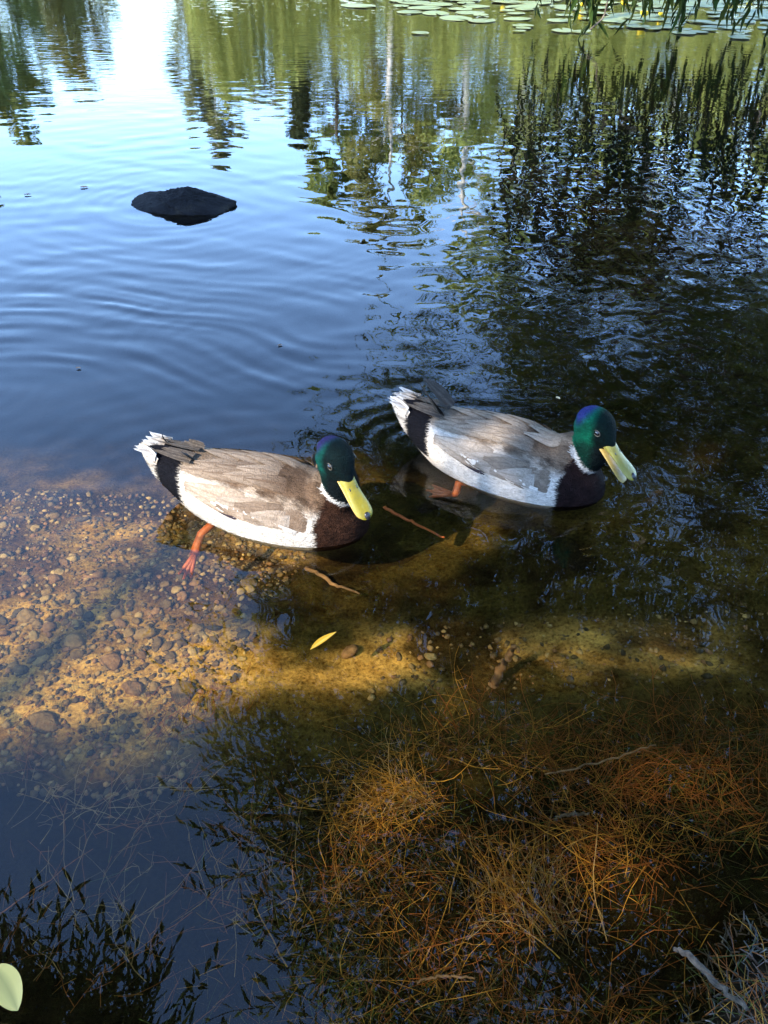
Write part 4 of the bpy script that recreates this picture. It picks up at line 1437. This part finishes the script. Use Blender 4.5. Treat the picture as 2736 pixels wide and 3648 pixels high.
def weed_clump(px, py, n, ln, spread, cols, aim, label, seed, fan=1.2):
    rg = np.random.default_rng(seed)
    cx, cy_ = under(px, py)
    gz = float(ground_z(cx, cy_))
    root = empty('weed_clump', (cx, cy_, gz))
    main, fine = [], []
    for i in range(int(n * .8)):
        a = aim + rg.normal() * fan
        b = np.array([rg.normal() * spread, rg.normal() * spread * .7, 0])
        b[2] = float(ground_z(cx + b[0], cy_ + b[1])) - gz
        depth = -(gz + b[2])
        L = ln * rg.uniform(.5, 1.3)
        d = np.array([math.cos(a), math.sin(a), rg.uniform(.15, .9)]); d /= np.linalg.norm(d)
        pts = [b]; cur = rg.normal(size=3) * .35
        for k in range(7):
            d = d + cur * .34 + rg.normal(size=3) * .16; d /= np.linalg.norm(d)
            q = pts[-1] + d * L / 7
            if q[2] > depth + b[2] - .012: q[2] = depth + b[2] - .012; d[2] = -.1
            fl_ = float(ground_z(cx + q[0], cy_ + q[1])) - gz + .004
            if q[2] < fl_: q[2] = fl_; d[2] = abs(d[2])
            pts.append(q)
        c = cols[rg.integers(0, len(cols))] * rg.uniform(.6, 1.3)
        P = np.array(pts)
        main.append((P, rg.uniform(.00025, .00065) * (1.9 if rg.random() < .12 else 1), c))
        for k in range(rg.integers(1, 4)):              # side rootlets
            i0 = rg.integers(1, 7); dd = rg.normal(size=3); dd[2] = abs(dd[2]) * .4; dd /= np.linalg.norm(dd)
            q0 = P[i0]; l2 = L * rg.uniform(.08, .28)
            Q = np.array([q0, q0 + dd * l2 * .5 + rg.normal(size=3) * .003, q0 + dd * l2 + rg.normal(size=3) * .005])
            Q[:, 2] = np.minimum(Q[:, 2], -gz - .008)
            fine.append((Q, .00045, c * rg.uniform(.7, 1.1)))
    link('stems', strand_mesh(main, M['weed']), root, True)
    link('rootlets', strand_mesh(fine, M['weed']), root, True)
    tag(root, label, 'weed', 'brown weed clumps in the shallows')


clumps = [
    (900, 1720, 130, .13, .022, (GOLD, GOLD, STRAW), 2.9, 'golden weed fanning out to the left in the middle of the shallows', .55),
    (1000, 1610, 90, .12, .040, (GOLD, RUST), .8, 'golden brown weed below the drowned stick', 1.3),
    (1130, 1640, 80, .11, .045, (RUST, GOLD), 0.4, 'rusty weed fringe under the bright sand strip', 1.3),
    (760, 1780, 70, .10, .040, (GOLD, DULL), 2.6, 'thin golden weed left of the fanned clump', 1.2),
    (1180, 2000, 110, .13, .030, (RUST, GOLD, STRAW), 1.9, 'tall rusty weed bunch low in the picture, right of centre', .5),
    (1090, 1960, 60, .10, .025, (STRAW, GOLD), 1.9, 'straw coloured weed leaning beside the tall rusty bunch', .6),
    (1330, 1850, 110, .13, .040, (RUST, RUST, GOLD), 2.7, 'dense rust red weed at right, above the pale branch', .9),
    (1290, 1700, 55, .16, .030, (RUST,), .5, 'long red rootlets trailing across the right shallows', .8),
    (1540, 1720, 60, .13, .050, (RUST, DULL), 1.5, 'dark red weed near the right edge', 1.2),
    (1480, 1600, 40, .12, .050, (RUST, DULL), 1.8, 'sparse red weed at the right end of the sand strip', 1.0),
    (150, 1770, 30, .13, .050, (STRAW, RUST), .3, 'straw weed in the blue shade near the left edge', 1.0),
    (330, 1740, 30, .12, .045, (STRAW, RUST), .2, 'straw weed sprawled in the blue shade below the sand', .9),
    (300, 1590, 45, .09, .050, (DULL, RUST), 1.4, 'dark weed fringe poking up over the bright sand', .7),
    (420, 1570, 30, .08, .030, (DULL, RUST), 1.4, 'dark spiky weed where sand meets the reflected willow', .7),
    (90, 1640, 30, .08, .050, (RUST, DULL), 1.4, 'short dark weed below the sand at far left', .8),
    (560, 1960, 40, .14, .050, (STRAW, RUST), 1.6, 'few thin stalks standing in the deep blue shade', .9),
    (200, 2010, 40, .12, .060, (RUST, STRAW), 1.5, 'thin stalks in the dark reflection at lower left', .9),
    (880, 2120, 90, .12, .060, (RUST, DULL, GOLD), .6, 'tangled brown weed at the bottom, left of centre', 1.4),
    (1120, 2170, 80, .10, .060, (RUST, DULL), 1.0, 'tangled rusty weed at the bottom edge, right of centre', 1.4),
    (720, 1930, 50, .11, .060, (DULL, GOLD), 1.3, 'faint weed in the dark willow reflection', 1.4),
]
for i, (px, py, n, ln, sp_, cs, aim, lb_, fan) in enumerate(clumps):
    weed_clump(px, py, n, ln, sp_, cs, aim, lb_, 600 + i, fan)
# loose rootlets and moss over the near bed
lg = np.random.default_rng(61)
items = []
for i in range(11000):
    x_ = lg.uniform(-.25, .80) if lg.random() < .85 else lg.uniform(-.6, 0); y_ = lg.uniform(.24, .74)
    if x_ < -.05 and y_ > .62: continue
    if fbm(x_ * 7, y_ * 7, 131, 3) < .0 and lg.random() < .75: continue
    if x_ < -.08 and lg.random() < .85: continue
    gz = float(ground_z(x_, y_))
    a = lg.uniform(0, 6.28); L = lg.uniform(.015, .05)
    d = np.array([math.cos(a), math.sin(a), lg.uniform(0, .8)])
    P = np.array([[x_, y_, gz + .002], [x_ + d[0] * L * .5, y_ + d[1] * L * .5, gz + d[2] * L * .5 + .004], [x_ + d[0] * L + lg.normal() * .006, y_ + d[1] * L, gz + d[2] * L + .003]])
    lim = -.006 if gz < -.012 else 9
    P[:, 2] = np.minimum(P[:, 2], lim)
    items.append((P, lg.uniform(.0003, .0007), (RUST, RUST, DULL, GOLD * .8, np.array([.06, .075, .015]))[lg.integers(0, 5)] * lg.uniform(.5, 1.2)))
tag(link('rootlet_litter', strand_mesh(items, M['weed']), under=True), 'loose brown rootlets and moss strewn over the near bed', None, None, 'stuff')


# ------------------------------------------------------------------ sticks
def stick(name, pts, radii, mat, label, n=9):
    st = interp_stations([np.r_[p, r] for p, r in zip(pts, radii)], 20)
    wob = np.random.default_rng(len(label)).normal(size=(20, 3)) * .0012
    v, f = tube([s[:3] + q for s, q in zip(st, wob)], [s[3] for s in st], n)
    me = bpy.data.meshes.new(name); me.from_pydata(v.tolist(), [], f)
    me.polygons.foreach_set('use_smooth', [True] * len(me.polygons)); me.materials.append(mat)
    o = link(name, me, under=True); tag(o, label, 'stick'); return o


bx, by = under(1065, 1480)
tx, ty = pix(1112, 1385)
stick('stick', [(bx, by, float(ground_z(bx, by)) - .005), ((bx * .6 + tx * .4), (by * .6 + ty * .4), -.075), (tx, ty, -.018)], [.0085, .0065, .0050], M['stick'], 'dark drowned stick standing slanted in the sunlit sand strip')
ax, ay_ = under(830, 1110); ex, ey = under(960, 1170)
stick('twig', [(ax, ay_, float(ground_z(ax, ay_)) + .03), ((ax + ex) / 2, (ay_ + ey) / 2 + .01, float(ground_z(ax, ay_)) + .035), (ex, ey, float(ground_z(ex, ey)) + .02)], [.004, .0035, .002], M['leg'], 'orange brown sunken twig between the two ducks')
ax, ay_ = under(665, 1235); ex, ey = under(780, 1295)
stick('twig', [(ax, ay_, float(ground_z(ax, ay_)) + .02), ((ax + ex) / 2, (ay_ + ey) / 2 - .01, float(ground_z(ax, ay_)) + .03), (ex, ey, float(ground_z(ex, ey)) + .02)], [.004, .0035, .002], M['stick'], 'thin sunken twig under the sunlit duck\'s breast')
c0 = [pix(1455, 2052), pix(1490, 2075), pix(1530, 2120), pix(1565, 2165), pix(1590, 2205)]
stick('branch', [(a, b, max(.004, float(ground_z(a, b)) + .007) + .003 * i) for i, (a, b) in enumerate(c0)], [.0022, .0036, .0034, .0028, .0022], M['palewood'], 'pale bent dead branch on the wet mud at lower right')
c0 = [pix(1180, 1665), pix(1270, 1645), pix(1360, 1620), pix(1420, 1600)]
stick('twig', [(a, b, -.012) for a, b in c0], [.0010, .0014, .0013, .0008], M['stick'], 'long thin brown twig lying across the right shallows')
c0 = [pix(1200, 1760), pix(1235, 1752), pix(1275, 1752)]
stick('twig', [(a, b, -.010) for a, b in c0], [.0015, .0022, .0015], M['palewood'], 'short grey twig under the long brown one')
c0 = [pix(900, 2112), pix(960, 2100), pix(1030, 2104)]
stick('twig', [(a, b, -.012) for a, b in c0], [.0012, .0016, .0010], M['stick'], 'brown twig low in the middle of the picture')

# wet twiggy litter on the mud that breaks the surface at lower right
mr = np.random.default_rng(67)
items = []
for i in range(1500):
    x_ = mr.uniform(.24, .62); y_ = mr.uniform(.22, .50)
    gz = float(ground_z(x_, y_))
    if gz < -.016: continue
    a = mr.uniform(0, 6.28); L = mr.uniform(.006, .024)
    d = np.array([math.cos(a), math.sin(a), mr.uniform(-.1, .9)])
    P = np.array([[x_, y_, gz], [x_ + d[0] * L * .5, y_ + d[1] * L * .5, gz + d[2] * L * .6 + .002], [x_ + d[0] * L, y_ + d[1] * L, gz + d[2] * L * .8 + .001]])
    items.append((P, mr.uniform(.0005, .0014), np.array([(.030, .020, .014), (.055, .032, .020), (.018, .014, .009), (.028, .030, .010), (.085, .052, .034)][mr.integers(0, 5)])))
tag(link('mud_litter', strand_mesh(items, M['debris']), under=True), 'wet dark twig litter on the mud at the lower right corner', None, None, 'stuff')


# ------------------------------------------------------------------ leaves afloat
def float_leaf(name, outline, length, width, cup, col, mid, px, py, ang, label, lift=.003, tilt=(0, 0), trans=.25):
    n = 16; V = []
    for i in range(n + 1):
        t = i / n
        wv = width * outline(t)
        for j in range(5):
            s_ = (j / 4) * 2 - 1
            bend = .10 * length * math.sin(t * 3.1) * .35
            V.append((length * (t - .5), s_ * wv + bend, cup * (s_ * s_) * wv + .03 * length * (2 * t - 1) ** 2))
    k = len(V); V += [(a, b, c - .0007) for a, b, c in V]
    F = [(i * 5 + j, (i + 1) * 5 + j, (i + 1) * 5 + j + 1, i * 5 + j + 1) for i in range(n) for j in range(4)]
    F += [tuple(q + k for q in f_[::-1]) for f_ in F]
    P = np.array(V)
    C = np.tile(np.array(col), (len(V), 1)) * (1 + .15 * fbm(P[:, 0] * 120, P[:, 1] * 160, 9))[:, None]
    for i in range(n + 1): C[i * 5 + 2] = mid
    me = bpy.data.meshes.new(name); me.from_pydata(V, [], F); paint(me, C)
    me.polygons.foreach_set('use_smooth', [True] * len(me.polygons)); me.materials.append(M['fallen'])
    o = link(name, me); x_, y_ = pix(px, py)
    o.location = (x_, y_, lift); o.rotation_euler = (tilt[0], tilt[1], ang)
    tag(o, label, 'leaf')
    return o


slim = lambda t: max(.04, math.sin(math.pi * t ** .9) ** .85) * (1 if t > .1 else .45 + 5 * t)
oval = lambda t: max(.03, math.sin(math.pi * t ** .8) ** .6)
float_leaf('floating_leaf', slim, .052, .0052, .5, (.36, .195, .008), (.42, .28, .05), 699, 1388, R(44), 'bright yellow willow leaf floating below the ducks')
float_leaf('floating_leaf', oval, .058, .0150, .25, (.60, .40, .10), (.40, .28, .07), 14, 2140, R(-45), 'pale cream leaf floating at the lower left corner', .004)
for i, (px, py, L, a, lb_) in enumerate(((182, 406, .030, .1, 'brown leaf scrap afloat left of the rock'), (60, 422, .026, .2, 'dark leaf scrap afloat near the left edge, level with the rock'),
                                        (605, 748, .012, .3, 'brown speck afloat in the rippled blue water'), (170, 797, .012, 0, 'brown speck afloat at left, above the sunlit duck'),
                                        (1440, 600, .014, .8, 'pale leaf scrap afloat among the willow reflection'), (1205, 862, .012, -.9, 'tiny pale leaf scrap afloat behind the shaded duck'))):
    float_leaf('leaf_scrap', oval, L, L * .25, .3, (.16, .09, .05) if i < 4 else (.35, .33, .2), (.2, .12, .06), px, py, a, lb_, .003)
